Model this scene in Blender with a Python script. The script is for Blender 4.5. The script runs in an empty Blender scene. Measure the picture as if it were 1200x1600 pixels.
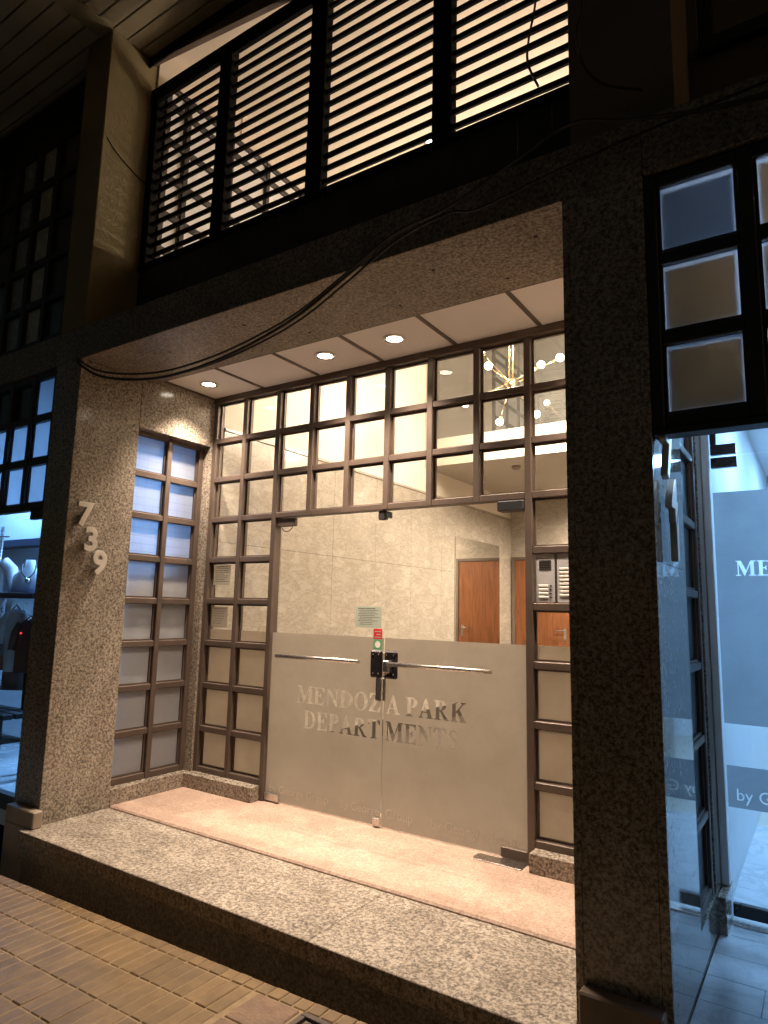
import bpy, bmesh, math, random
from mathutils import Vector, Matrix
from mathutils.geometry import tessellate_polygon
random.seed(7)
S = bpy.context.scene
COL = S.collection
# ------------------------------------------------------------------ camera
CAM = Vector((4.1197, -3.6119, 1.3501))
yaw, pit, rol, FPX = 0.5883, 0.1472, 0.0229, 1030.56
D = Vector((-math.sin(yaw)*math.cos(pit), math.cos(yaw)*math.cos(pit), math.sin(pit)))
r0 = Vector((math.cos(yaw), math.sin(yaw), 0)); u0 = r0.cross(D)
Rv = math.cos(rol)*r0 + math.sin(rol)*u0
Uv = -math.sin(rol)*r0 + math.cos(rol)*u0
cam = bpy.data.cameras.new('camera'); camo = bpy.data.objects.new('camera', cam); COL.objects.link(camo)
M4 = Matrix.Identity(4)
for i in range(3):
    M4[i][0] = Rv[i]; M4[i][1] = Uv[i]; M4[i][2] = -D[i]; M4[i][3] = CAM[i]
camo.matrix_world = M4
cam.sensor_fit = 'VERTICAL'; cam.sensor_height = 24; cam.lens = FPX/1600*24
cam.clip_start = 0.05; cam.clip_end = 500
S.camera = camo
# ------------------------------------------------------------------ night sky, street light
W = bpy.data.worlds.new('World'); S.world = W; W.use_nodes = True
wn = W.node_tree
bgn = wn.nodes['Background']
sky = wn.nodes.new('ShaderNodeTexSky'); sky.sky_type = 'NISHITA'; sky.sun_disc = False
SUN_DIR = Vector((0.75, -0.02, 0.66)).normalized()
sky.sun_elevation = math.radians(4.0)
sky.sun_rotation = math.atan2(SUN_DIR.x, SUN_DIR.y)
wn.links.new(sky.outputs[0], bgn.inputs[0]); bgn.inputs[1].default_value = 0.013
sun = bpy.data.lights.new('street_glow', 'SUN'); sun.energy = 0.10; sun.angle = math.radians(6); sun.color = (1.0, 0.60, 0.28)
suno = bpy.data.objects.new('street_glow', sun); COL.objects.link(suno)
suno.rotation_euler = (-SUN_DIR).to_track_quat('-Z', 'Y').to_euler(); suno.location = (8, -6, 7)
S.view_settings.view_transform = 'Standard'; S.view_settings.look = 'None'
S.view_settings.exposure = 0.0; S.view_settings.gamma = 1.0
try: S.view_settings.use_curve_mapping = False
except Exception: pass
S.render.engine = 'CYCLES'
cy = S.cycles
cy.use_denoising = True
cy.max_bounces = 10; cy.diffuse_bounces = 4; cy.glossy_bounces = 5; cy.transmission_bounces = 6; cy.transparent_max_bounces = 24
cy.caustics_reflective = False; cy.caustics_refractive = False
cy.sample_clamp_indirect = 6.0
WARM = (1.0, 0.80, 0.625)
COOL = (0.21, 0.49, 1.0)
COOL7 = (0.27, 0.56, 1.0)
P_DOWN = 106; P_BULB = 150; P_GALLERY = 165; P_SHOP = 200; P_741 = 78

# ------------------------------------------------------------------ materials
def mat(name):
    m = bpy.data.materials.new(name); m.use_nodes = True
    nt = m.node_tree; b = nt.nodes['Principled BSDF']
    return m, nt, b
def N(nt, t, **k):
    n = nt.nodes.new(t)
    for a, v in k.items(): setattr(n, a, v)
    return n
def ramp(nt, stops, src, interp='LINEAR'):
    n = nt.nodes.new('ShaderNodeValToRGB'); cr = n.color_ramp; cr.interpolation = interp
    while len(cr.elements) > 1: cr.elements.remove(cr.elements[-1])
    cr.elements[0].position = stops[0][0]; cr.elements[0].color = (*stops[0][1], 1)
    for p, c in stops[1:]:
        e = cr.elements.new(p); e.color = (*c, 1)
    nt.links.new(src, n.inputs[0]); return n
def noise(nt, vec, scale, detail=2, rough=0.5, dist=0.0):
    n = nt.nodes.new('ShaderNodeTexNoise'); n.inputs['Scale'].default_value = scale
    n.inputs['Detail'].default_value = detail; n.inputs['Roughness'].default_value = rough
    n.inputs['Distortion'].default_value = dist
    nt.links.new(vec, n.inputs['Vector']); return n
def mixc(nt, fac, a, b, mode='MIX'):
    n = nt.nodes.new('ShaderNodeMix'); n.data_type = 'RGBA'; n.blend_type = mode
    if isinstance(fac, (int, float)): n.inputs[0].default_value = fac
    else: nt.links.new(fac, n.inputs[0])
    for i, v in ((6, a), (7, b)):
        if isinstance(v, tuple): n.inputs[i].default_value = (*v, 1)
        else: nt.links.new(v, n.inputs[i])
    return n.outputs[2]
def pos(nt):
    return nt.nodes.new('ShaderNodeNewGeometry').outputs['Position']
def bump(nt, b, h, strength, dist=0.01):
    n = nt.nodes.new('ShaderNodeBump'); n.inputs['Strength'].default_value = strength; n.inputs['Distance'].default_value = dist
    nt.links.new(h, n.inputs['Height']); nt.links.new(n.outputs[0], b.inputs['Normal'])
def plain(name, col, rough=0.6, metal=0.0, var=0.12, vscale=3.0, bmp=0.0, bscale=60, emit=None, spec=None, streak=False):
    m, nt, b = mat(name)
    p = pos(nt)
    n = noise(nt, p, vscale, 5, 0.6)
    lo = tuple(c*(1-var) for c in col); hi = tuple(min(1, c*(1+var)) for c in col)
    r = ramp(nt, [(0.3, lo), (0.7, hi)], n.outputs[0])
    nt.links.new(r.outputs[0], b.inputs['Base Color'])
    rr = nt.nodes.new('ShaderNodeMapRange'); rr.inputs[3].default_value = max(0.02, rough-0.08); rr.inputs[4].default_value = min(1, rough+0.1)
    n2 = noise(nt, p, vscale*4, 3); nt.links.new(n2.outputs[0], rr.inputs[0]); nt.links.new(rr.outputs[0], b.inputs['Roughness'])
    b.inputs['Metallic'].default_value = metal
    if spec is not None: b.inputs['Specular IOR Level'].default_value = spec
    if bmp:
        n3 = noise(nt, p, bscale, 3); bump(nt, b, n3.outputs[0], bmp)
    if emit:
        b.inputs['Emission Color'].default_value = (*emit[0], 1); b.inputs['Emission Strength'].default_value = emit[1]
    return m
def granite(name, rough, bmp=0.0, gain=1.0, scale=58, spec=0.35):
    m, nt, b = mat(name); p = pos(nt)
    na = noise(nt, p, scale, 5, 0.7, 0.12)
    vo = nt.nodes.new('ShaderNodeTexVoronoi'); vo.inputs['Scale'].default_value = scale*2.6; nt.links.new(p, vo.inputs['Vector'])
    sv = nt.nodes.new('ShaderNodeSeparateColor'); nt.links.new(vo.outputs['Color'], sv.inputs[0])
    mr = nt.nodes.new('ShaderNodeMapRange'); mr.inputs[3].default_value = -0.085; mr.inputs[4].default_value = 0.085; nt.links.new(sv.outputs[0], mr.inputs[0])
    n1 = nt.nodes.new('ShaderNodeMath'); n1.operation = 'ADD'; nt.links.new(na.outputs[0], n1.inputs[0]); nt.links.new(mr.outputs[0], n1.inputs[1])
    n2 = noise(nt, p, scale*0.45, 3, 0.6)
    mps = nt.nodes.new('ShaderNodeMapping'); mps.inputs['Scale'].default_value = (1.0, 1.0, 0.45); nt.links.new(p, mps.inputs[0])
    n3 = noise(nt, mps.outputs[0], 3.4, 7, 0.68)
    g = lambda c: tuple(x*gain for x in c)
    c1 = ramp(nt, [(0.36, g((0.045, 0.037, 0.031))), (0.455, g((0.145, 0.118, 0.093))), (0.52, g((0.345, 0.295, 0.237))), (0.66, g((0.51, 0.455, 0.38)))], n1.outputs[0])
    c2 = ramp(nt, [(0.40, g((0.21, 0.172, 0.135))), (0.62, g((0.45, 0.39, 0.315)))], n2.outputs[0])
    c = mixc(nt, 0.3, c1.outputs[0], c2.outputs[0])
    c3 = ramp(nt, [(0.3, (0.70, 0.68, 0.66)), (0.62, (1.0, 1.0, 1.0))], n3.outputs[0])
    c = mixc(nt, 1.0, c, c3.outputs[0], 'MULTIPLY')
    nt.links.new(c, b.inputs['Base Color'])
    b.inputs['Roughness'].default_value = rough; b.inputs['Specular IOR Level'].default_value = spec
    if bmp: bump(nt, b, n1.outputs[0], bmp, 0.004)
    return m
m_gran = granite('polished_granite', 0.15)
m_dull = granite('dusty_granite', 0.42, spec=0.25, gain=0.82)
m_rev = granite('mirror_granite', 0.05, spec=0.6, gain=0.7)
m_riser = granite('shaded_grimy_granite', 0.3, gain=0.5)  # darker granite copy: the riser's shade is put into the colour, with some grime
m_flame = granite('flamed_granite', 0.62, 0.6, 0.93, 54)
m_terr, nt, b = mat('terrazzo')
p = pos(nt); v = N(nt, 'ShaderNodeTexVoronoi'); v.inputs['Scale'].default_value = 120; nt.links.new(p, v.inputs['Vector'])
r1 = ramp(nt, [(0.0, (0.53, 0.395, 0.315)), (0.45, (0.43, 0.305, 0.235)), (0.8, (0.31, 0.215, 0.165)), (1.0, (0.60, 0.49, 0.41))], v.outputs['Color'])
n3 = noise(nt, p, 3.5, 7, 0.7); r3 = ramp(nt, [(0.32, (0.72, 0.70, 0.68)), (0.62, (1, 1, 1))], n3.outputs[0])
nt.links.new(mixc(nt, 1, r1.outputs[0], r3.outputs[0], 'MULTIPLY'), b.inputs['Base Color']); b.inputs['Roughness'].default_value = 0.55
m_frame = plain('bronze_aluminium', (0.105, 0.076, 0.060), 0.42, 0.25, 0.15, 6)
m_dframe = plain('dark_painted_steel', (0.022, 0.019, 0.018), 0.5, 0.0, 0.25, 5)
m_ceil = plain('white_ceiling_board', (0.91, 0.88, 0.86), 0.75, 0, 0.03, 2)
m_strip = plain('brown_cover_strip', (0.10, 0.075, 0.058), 0.5, 0, 0.1)
m_cream = plain('cream_paint', (0.76, 0.69, 0.595), 0.7, 0, 0.03, 1.5)
m_greyp = plain('grey_paint', (0.55, 0.50, 0.43), 0.8, 0, 0.04, 1.5)
m_white = plain('white_paint', (0.78, 0.79, 0.80), 0.6, 0, 0.04)
m_steel = plain('brushed_steel', (0.62, 0.58, 0.54), 0.28, 1.0, 0.08, 30)
m_chrome = plain('chrome', (0.75, 0.73, 0.70), 0.10, 1.0, 0.04)
m_black = plain('black_plastic', (0.018, 0.018, 0.02), 0.45, 0, 0.2)
m_lock = plain('dark_steel_plate', (0.035, 0.03, 0.032), 0.28, 0.6, 0.2)
m_num = plain('satin_number', (0.62, 0.575, 0.51), 0.38, 0.3, 0.1, 12)
m_stucco = plain('upper_stucco', (0.23, 0.195, 0.11), 0.9, 0, 0.18, 2.2, 0.25, 40)
m_dstucco = plain('brown_stucco', (0.16, 0.125, 0.10), 0.9, 0, 0.2, 2.2, 0.25, 40)
m_plank = plain('plank_soffit', (0.34, 0.29, 0.19), 0.7, 0, 0.15, 2)
m_sheet = plain('dark_sheet_metal', (0.03, 0.027, 0.022), 0.55, 0.2, 0.25, 3)
m_louv = plain('louvre_paint', (0.007, 0.006, 0.005), 0.85, 0, 0.25, 5, spec=0.12)
m_base = plain('beige_stone_base', (0.30, 0.235, 0.18), 0.6, 0, 0.15, 7)
m_cable = plain('cable_rubber', (0.02, 0.018, 0.016), 0.6, 0, 0.2)
m_grout = plain('paver_grout', (0.25, 0.178, 0.10), 0.9, 0, 0.2, 20, 0.3, 120)
m_soil = plain('dark_channel', (0.03, 0.024, 0.018), 0.95, 0, 0.3, 8)
m_gold = plain('brass', (0.78, 0.60, 0.34), 0.22, 1.0, 0.05)
m_inter = plain('intercom_alloy', (0.56, 0.545, 0.55), 0.45, 0.3, 0.07, 20)
m_label = plain('name_card', (0.80, 0.74, 0.66), 0.35, 0, 0.1, 60)
m_dark = plain('dark_rubber', (0.02, 0.018, 0.018), 0.7, 0, 0.1)
m_shoe = plain('navy_board', (0.03, 0.04, 0.07), 0.5, 0, 0.1)
m_bust = plain('bust_velvet', (0.72, 0.73, 0.76), 0.8, 0, 0.05)
m_shirt = plain('white_cotton', (0.80, 0.81, 0.83), 0.9, 0, 0.05, 8)
m_dress = plain('pale_dress', (0.62, 0.70, 0.78), 0.9, 0, 0.12, 10)
m_leather = plain('brown_leather', (0.14, 0.07, 0.045), 0.5, 0, 0.2, 10)
m_taupe = plain('taupe_cloth', (0.22, 0.17, 0.15), 0.9, 0, 0.2, 10)
m_rust = plain('rust_cloth', (0.30, 0.11, 0.06), 0.9, 0, 0.2, 10)
m_red = plain('red_print', (0.62, 0.03, 0.04), 0.4, 0, 0.12, 90)
m_green = plain('green_print', (0.10, 0.34, 0.16), 0.4, 0, 0.12, 90)
m_redled = plain('red_led', (0.5, 0.0, 0.0), 0.4, emit=((1, 0.02, 0.03), 4.0))
m_lens = plain('lamp_lens', (0.9, 0.9, 0.9), 0.4, emit=((1.0, 0.86, 0.68), 26.0))
m_bulb = plain('glowing_bulb', (0.9, 0.9, 0.9), 0.3, emit=((1.0, 0.83, 0.58), 40.0))
m_led = plain('cool_led_panel', (0.9, 0.9, 0.9), 0.5, emit=((0.45, 0.70, 1.0), 5.0))
m_ink = plain('printed_ink', (0.06, 0.06, 0.07), 0.6, 0, 0.1)
m_cover = plain('cast_iron', (0.07, 0.055, 0.045), 0.55, 0.5, 0.25, 14, 0.3, 60)

def fres(nt, ior):
    # reflectance of the face the ray enters by; the exit face of a thin pane adds none
    f = nt.nodes.new('ShaderNodeFresnel'); f.inputs[0].default_value = ior
    g = nt.nodes.new('ShaderNodeNewGeometry'); a = nt.nodes.new('ShaderNodeMath'); a.operation = 'SUBTRACT'; a.inputs[0].default_value = 1.0
    nt.links.new(g.outputs['Backfacing'], a.inputs[1])
    m = nt.nodes.new('ShaderNodeMath'); m.operation = 'MULTIPLY'
    nt.links.new(f.outputs[0], m.inputs[0]); nt.links.new(a.outputs[0], m.inputs[1]); return m
def glass(name, tint=(1, 1, 1), rough=0.0, ior=1.5, coat=None):
    m = bpy.data.materials.new(name); m.use_nodes = True; nt = m.node_tree; nt.nodes.clear()
    o = nt.nodes.new('ShaderNodeOutputMaterial'); mx = nt.nodes.new('ShaderNodeMixShader')
    f = fres(nt, ior)
    t = nt.nodes.new('ShaderNodeBsdfTransparent'); t.inputs[0].default_value = (*tint, 1)
    g = nt.nodes.new('ShaderNodeBsdfGlossy'); g.inputs['Roughness'].default_value = rough
    nt.links.new(f.outputs[0], mx.inputs[0]); nt.links.new(t.outputs[0], mx.inputs[1]); nt.links.new(g.outputs[0], mx.inputs[2])
    nt.links.new(mx.outputs[0], o.inputs[0]); return m
m_glass = glass('clear_glass', (0.97, 0.98, 0.965))
m_glass2 = glass('clear_glass_thin', (0.96, 0.97, 0.96))
def film(name, dcol, tcol, mixf=0.5, gl=0.06, var=0.06, vs=2.0, rough=0.35, clear=0.0):
    m = bpy.data.materials.new(name); m.use_nodes = True; nt = m.node_tree; nt.nodes.clear()
    p = pos(nt); n = noise(nt, p, vs, 4)
    rd = ramp(nt, [(0.3, tuple(c*(1-var) for c in dcol)), (0.7, tuple(c*(1+var) for c in dcol))], n.outputs[0])
    o = nt.nodes.new('ShaderNodeOutputMaterial'); a = nt.nodes.new('ShaderNodeMixShader'); a.inputs[0].default_value = mixf
    d = nt.nodes.new('ShaderNodeBsdfDiffuse'); nt.links.new(rd.outputs[0], d.inputs[0])
    t = nt.nodes.new('ShaderNodeBsdfTranslucent'); t.inputs[0].default_value = (*tcol, 1)
    n_s = noise(nt, p, vs*2.3, 7, 0.7, 0.5)
    rt = ramp(nt, [(0.32, tuple(c*(1-var*1.6) for c in tcol)), (0.6, tuple(c*(1+var*0.6) for c in tcol))], n_s.outputs[0]); nt.links.new(rt.outputs[0], t.inputs[0])
    nt.links.new(d.outputs[0], a.inputs[1]); nt.links.new(t.outputs[0], a.inputs[2])
    last = a
    if clear:
        c = nt.nodes.new('ShaderNodeMixShader'); c.inputs[0].default_value = clear
        tr = nt.nodes.new('ShaderNodeBsdfTransparent')
        nt.links.new(last.outputs[0], c.inputs[1]); nt.links.new(tr.outputs[0], c.inputs[2]); last = c
    f = fres(nt, 1.45)
    g = nt.nodes.new('ShaderNodeBsdfGlossy'); g.inputs['Roughness'].default_value = rough
    e = nt.nodes.new('ShaderNodeMixShader')
    nt.links.new(f.outputs[0], e.inputs[0]); nt.links.new(last.outputs[0], e.inputs[1]); nt.links.new(g.outputs[0], e.inputs[2])
    nt.links.new(e.outputs[0], o.inputs[0]); return m
m_film = film('frosted_film', (0.46, 0.44, 0.41), (0.315, 0.272, 0.228), 0.88, rough=0.2)
m_pfilm = film('pane_film', (0.5, 0.48, 0.45), (0.58, 0.525, 0.46), 0.85, rough=0.25)  # door film again, made more translucent to offset weak light on these panes
m_film2 = film('film_lettering', (0.52, 0.475, 0.42), (0.4, 0.37, 0.33), 0.15, rough=0.3)
m_film7 = film('pale_frosted_film', (0.30, 0.32, 0.35), (0.36, 0.38, 0.40), 0.7, rough=0.25)
m_frost = film('frosted_glass', (0.55, 0.56, 0.58), (0.75, 0.77, 0.80), 0.6)
m_wire = film('ribbed_frosted_glass', (0.45, 0.47, 0.5), (0.75, 0.78, 0.82), 0.65)
nt = m_wire.node_tree; tl = [n for n in nt.nodes if n.type == 'BSDF_TRANSLUCENT'][0]; dn = [n for n in nt.nodes if n.type == 'BSDF_DIFFUSE'][0]
sx = nt.nodes.new('ShaderNodeSeparateXYZ'); nt.links.new(pos(nt), sx.inputs[0]); ws_ = []
for out, per in (('Z', 0.058), ('Y', 0.075)):
    a = nt.nodes.new('ShaderNodeMath'); a.operation = 'PINGPONG'; a.inputs[1].default_value = per/2; nt.links.new(sx.outputs[out], a.inputs[0])
    c = nt.nodes.new('ShaderNodeMath'); c.operation = 'LESS_THAN'; c.inputs[1].default_value = 0.0028 if out == 'Z' else 0.0016; nt.links.new(a.outputs[0], c.inputs[0]); ws_.append(c)
mxx = nt.nodes.new('ShaderNodeMath'); mxx.operation = 'MAXIMUM'; nt.links.new(ws_[0].outputs[0], mxx.inputs[0]); nt.links.new(ws_[1].outputs[0], mxx.inputs[1])
nt.links.new(mixc(nt, mxx.outputs[0], (0.75, 0.78, 0.82), (0.60, 0.63, 0.67)), tl.inputs[0])
m_kraft = film('kraft_paper', (0.42, 0.34, 0.24), (0.60, 0.43, 0.27), 0.5, var=0.22, vs=7)
m_greypaper = film('grey_paper', (0.34, 0.36, 0.40), (0.45, 0.48, 0.52), 0.45, var=0.12, vs=5)
m_paper = film('white_paper', (0.75, 0.73, 0.69), (0.75, 0.72, 0.66), 0.65, rough=0.6)
m_gpaper = film('pale_green_paper', (0.55, 0.60, 0.50), (0.4, 0.44, 0.36), 0.3, rough=0.5)
m_tpaper = film('ghost_notice', (0.55, 0.50, 0.43), (0.5, 0.46, 0.4), 0.4, rough=0.5, clear=0.45)

# marble wall
m_marb, nt, b = mat('beige_marble'); p = pos(nt)
mpm = N(nt, 'ShaderNodeMapping'); mpm.inputs['Rotation'].default_value = (0.6, 0, 0); mpm.inputs['Scale'].default_value = (1, 1.0, 2.1); nt.links.new(p, mpm.inputs[0])
n1 = noise(nt, mpm.outputs[0], 4.2, 9, 0.72, 0.55); n2 = noise(nt, p, 1.4, 5, 0.6, 0.8); n0 = noise(nt, mpm.outputs[0], 34, 5, 0.65)
c1 = ramp(nt, [(0.34, (0.53, 0.475, 0.405)), (0.47, (0.50, 0.445, 0.375)), (0.497, (0.38, 0.345, 0.295)), (0.515, (0.48, 0.43, 0.365)), (0.60, (0.56, 0.505, 0.435)), (0.75, (0.575, 0.52, 0.45))], n1.outputs[0])
c2 = ramp(nt, [(0.3, (0.80, 0.80, 0.79)), (0.7, (1.0, 1.0, 1.0))], n2.outputs[0])
c0 = ramp(nt, [(0.35, (0.84, 0.84, 0.84)), (0.62, (1, 1, 1))], n0.outputs[0])
cc = mixc(nt, 1, c1.outputs[0], c2.outputs[0], 'MULTIPLY'); cc = mixc(nt, 1, cc, c0.outputs[0], 'MULTIPLY')
nt.links.new(cc, b.inputs['Base Color']); b.inputs['Roughness'].default_value = 0.22
# white floor marble
m_wtile, nt, b = mat('white_marble_tile'); p = pos(nt)
n1 = noise(nt, p, 3.2, 7, 0.65, 1.8)
c1 = ramp(nt, [(0.42, (0.66, 0.67, 0.69)), (0.495, (0.52, 0.53, 0.56)), (0.53, (0.60, 0.61, 0.63)), (0.7, (0.70, 0.71, 0.73))], n1.outputs[0])
nt.links.new(c1.outputs[0], b.inputs['Base Color']); b.inputs['Roughness'].default_value = 0.16
# wood
m_wood, nt, b = mat('veneer_wood'); p = pos(nt)
mp = N(nt, 'ShaderNodeMapping'); mp.inputs['Scale'].default_value = (14, 14, 1.2); nt.links.new(p, mp.inputs[0])
n1 = noise(nt, mp.outputs[0], 2.2, 6, 0.6, 0.6)
c1 = ramp(nt, [(0.3, (0.15, 0.055, 0.022)), (0.55, (0.24, 0.092, 0.036)), (0.75, (0.30, 0.125, 0.052))], n1.outputs[0])
nt.links.new(c1.outputs[0], b.inputs['Base Color']); b.inputs['Roughness'].default_value = 0.35
# paver
m_pave, nt, b = mat('ochre_paver'); p = pos(nt)
oi = N(nt, 'ShaderNodeObjectInfo')
n1 = noise(nt, p, 9, 6, 0.7); n2 = noise(nt, p, 120, 3)
c1 = ramp(nt, [(0.3, (0.115, 0.072, 0.029)), (0.55, (0.175, 0.11, 0.045)), (0.75, (0.225, 0.145, 0.062))], n1.outputs[0])
cr = ramp(nt, [(0.0, (0.80, 0.80, 0.80)), (1.0, (1.08, 1.06, 1.02))], oi.outputs['Random'])
nt.links.new(mixc(nt, 1, c1.outputs[0], cr.outputs[0], 'MULTIPLY'), b.inputs['Base Color']); b.inputs['Roughness'].default_value = 0.55
bump(nt, b, n2.outputs[0], 0.25, 0.003)
m_patch = plain('worn_tile', (0.17, 0.105, 0.065), 0.7, 0, 0.25, 14, 0.5, 60)
# mezzanine tinted mirror
m_tint = bpy.data.materials.new('tinted_mirror_glass'); m_tint.use_nodes = True; nt = m_tint.node_tree; b = nt.nodes['Principled BSDF']
p = pos(nt); n1 = noise(nt, p, 2.5, 5, 0.6); r1 = ramp(nt, [(0.35, (0.05, 0.049, 0.045)), (0.7, (0.085, 0.083, 0.074))], n1.outputs[0]); nt.links.new(r1.outputs[0], b.inputs['Base Color'])
b.inputs['Roughness'].default_value = 0.02; b.inputs['Metallic'].default_value = 0.0; b.inputs['IOR'].default_value = 2.6
m_mirr = plain('mirror_silver', (0.86, 0.84, 0.80), 0.02, 1.0, 0.01)
for nn in m_mirr.node_tree.nodes:
    if nn.type == 'MAP_RANGE': nn.inputs[3].default_value = 0.0; nn.inputs[4].default_value = 0.015

# ------------------------------------------------------------------ mesh helpers
def bm_box(bm, x0, x1, y0, y1, z0, z1, bev=0.0):
    if x0 > x1: x0, x1 = x1, x0
    if y0 > y1: y0, y1 = y1, y0
    if z0 > z1: z0, z1 = z1, z0
    vs = [bm.verts.new(c) for c in ((x0, y0, z0), (x1, y0, z0), (x1, y1, z0), (x0, y1, z0), (x0, y0, z1), (x1, y0, z1), (x1, y1, z1), (x0, y1, z1))]
    fs = [bm.faces.new([vs[i] for i in f]) for f in ((3, 2, 1, 0), (4, 5, 6, 7), (0, 1, 5, 4), (1, 2, 6, 5), (2, 3, 7, 6), (3, 0, 4, 7))]
    if bev > 0:
        es = list({e for f in fs for e in f.edges})
        bmesh.ops.bevel(bm, geom=es, offset=bev, offset_type='OFFSET', segments=1, affect='EDGES', profile=0.5)
def bm_tube(bm, pts, r, n=8, caps=True):
    pts = [Vector(q) for q in pts]; rings = []
    prev = None
    for i, q in enumerate(pts):
        t = (pts[min(i+1, len(pts)-1)] - pts[max(i-1, 0)]).normalized()
        a = prev if prev is not None else (Vector((0, 0, 1)) if abs(t.z) < 0.9 else Vector((1, 0, 0)))
        s = (a - t*a.dot(t)).normalized(); prev = s
        w = t.cross(s); rr = r[i] if isinstance(r, (list, tuple)) else r
        rings.append([bm.verts.new(q + (s*math.cos(2*math.pi*k/n) + w*math.sin(2*math.pi*k/n))*rr) for k in range(n)])
    for a, c in zip(rings, rings[1:]):
        for k in range(n): bm.faces.new((a[k], a[(k+1) % n], c[(k+1) % n], c[k]))
    if caps:
        bm.faces.new(rings[0][::-1]); bm.faces.new(rings[-1])
def bm_lathe(bm, prof, centre, n=24):
    cx, cy_, cz = centre; rings = []
    for r, z in prof:
        rings.append([bm.verts.new((cx+r*math.cos(2*math.pi*k/n), cy_+r*math.sin(2*math.pi*k/n), cz+z)) for k in range(n)])
    for a, c in zip(rings, rings[1:]):
        for k in range(n): bm.faces.new((a[k], a[(k+1) % n], c[(k+1) % n], c[k]))
    bm.faces.new(rings[0][::-1]); bm.faces.new(rings[-1])
def mk(name, bm, m, parent=None, smooth=False):
    me = bpy.data.meshes.new(name); bmesh.ops.recalc_face_normals(bm, faces=bm.faces); bm.to_mesh(me); bm.free()
    if smooth:
        for f in me.polygons: f.use_smooth = True
    if m: me.materials.append(m)
    o = bpy.data.objects.new(name, me); COL.objects.link(o)
    if parent: o.parent = parent
    return o
def box(name, x0, x1, y0, y1, z0, z1, m, parent=None, bev=0.0):
    bm = bmesh.new(); bm_box(bm, x0, x1, y0, y1, z0, z1, bev); return mk(name, bm, m, parent)
def tube(name, pts, r, m, parent=None, n=8):
    bm = bmesh.new(); bm_tube(bm, pts, r, n); return mk(name, bm, m, parent, True)
def lathe(name, prof, c, m, parent=None, n=24):
    bm = bmesh.new(); bm_lathe(bm, prof, c, n); return mk(name, bm, m, parent, True)
def tag(o, label=None, cat=None, group=None, kind=None):
    for k, v in (('label', label), ('category', cat), ('group', group), ('kind', kind)):
        if v: o[k] = v
    return o
def empty(name, label=None, cat=None, group=None, kind=None):
    o = bpy.data.objects.new(name, None); COL.objects.link(o); o.empty_display_size = 0.1
    return tag(o, label, cat, group, kind)
def lamp(name, kind, loc, power, col, parent=None, **k):
    l = bpy.data.lights.new(name, kind); l.energy = power; l.color = col
    for a, v_ in k.items(): setattr(l, a, v_)
    o = bpy.data.objects.new(name, l); COL.objects.link(o); o.location = loc
    if parent: o.parent = parent
    return o
def spline(pts, n=8):
    P = [Vector(q) for q in pts]; out = []
    for i in range(len(P)-1):
        a, b_, c, d = P[max(i-1, 0)], P[i], P[i+1], P[min(i+2, len(P)-1)]
        for k in range(n):
            t = k/n
            out.append(0.5*((2*b_) + (c-a)*t + (2*a-5*b_+4*c-d)*t*t + (3*b_-a-3*c+d)*t**3))
    out.append(P[-1]); return out

# grid of bars; plane 'X' = runs along x facing -y ; 'Y' = runs along y facing +x
def grid(parent, plane, us, zs, w, front, depth, m, pane_m=None, pane_at=None, skip=(), wz=None, bar_skip=(), pane_fn=None):
    """us, zs: bar centres. front: coordinate of the outer face; bars go inwards by depth."""
    wz = wz or w
    def B(name, u0_, u1_, d0, d1, z0, z1, mm, bev=0.0):
        if plane == 'X': return box(name, u0_, u1_, front+d0, front+d1, z0, z1, mm, parent, bev)
        return box(name, front-d1, front-d0, u0_, u1_, z0, z1, mm, parent, bev)
    for i, u in enumerate(us):
        B('mullion', u-w/2, u+w/2, 0, depth, zs[0]-wz/2, zs[-1]+wz/2, m, 0.004)
    for i in range(len(us)-1):
        for j, z in enumerate(zs):
            if (i, j) in bar_skip: continue
            B('rail', us[i]+w/2, us[i+1]-w/2, 0.004, depth-0.004, z-wz/2, z+wz/2, m, 0.004)
        for j in range(len(zs)-1):
            if (i, j) in skip: continue
            pm = pane_fn(i, j) if pane_fn else pane_m
            if pm: B('pane', us[i]+w/2+0.001, us[i+1]-w/2-0.001, pane_at, pane_at+0.005, zs[j]+wz/2+0.001, zs[j+1]-wz/2-0.001, pm)
            # glazing bead
            g = 0.012
            B('bead', us[i]+w/2, us[i]+w/2+g, pane_at-0.014, pane_at-0.002, zs[j]+wz/2, zs[j+1]-wz/2, m)
            B('bead', us[i+1]-w/2-g, us[i+1]-w/2, pane_at-0.014, pane_at-0.002, zs[j]+wz/2, zs[j+1]-wz/2, m)
            B('bead', us[i]+w/2+g, us[i+1]-w/2-g, pane_at-0.014, pane_at-0.002, zs[j]+wz/2, zs[j]+wz/2+g, m)

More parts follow.
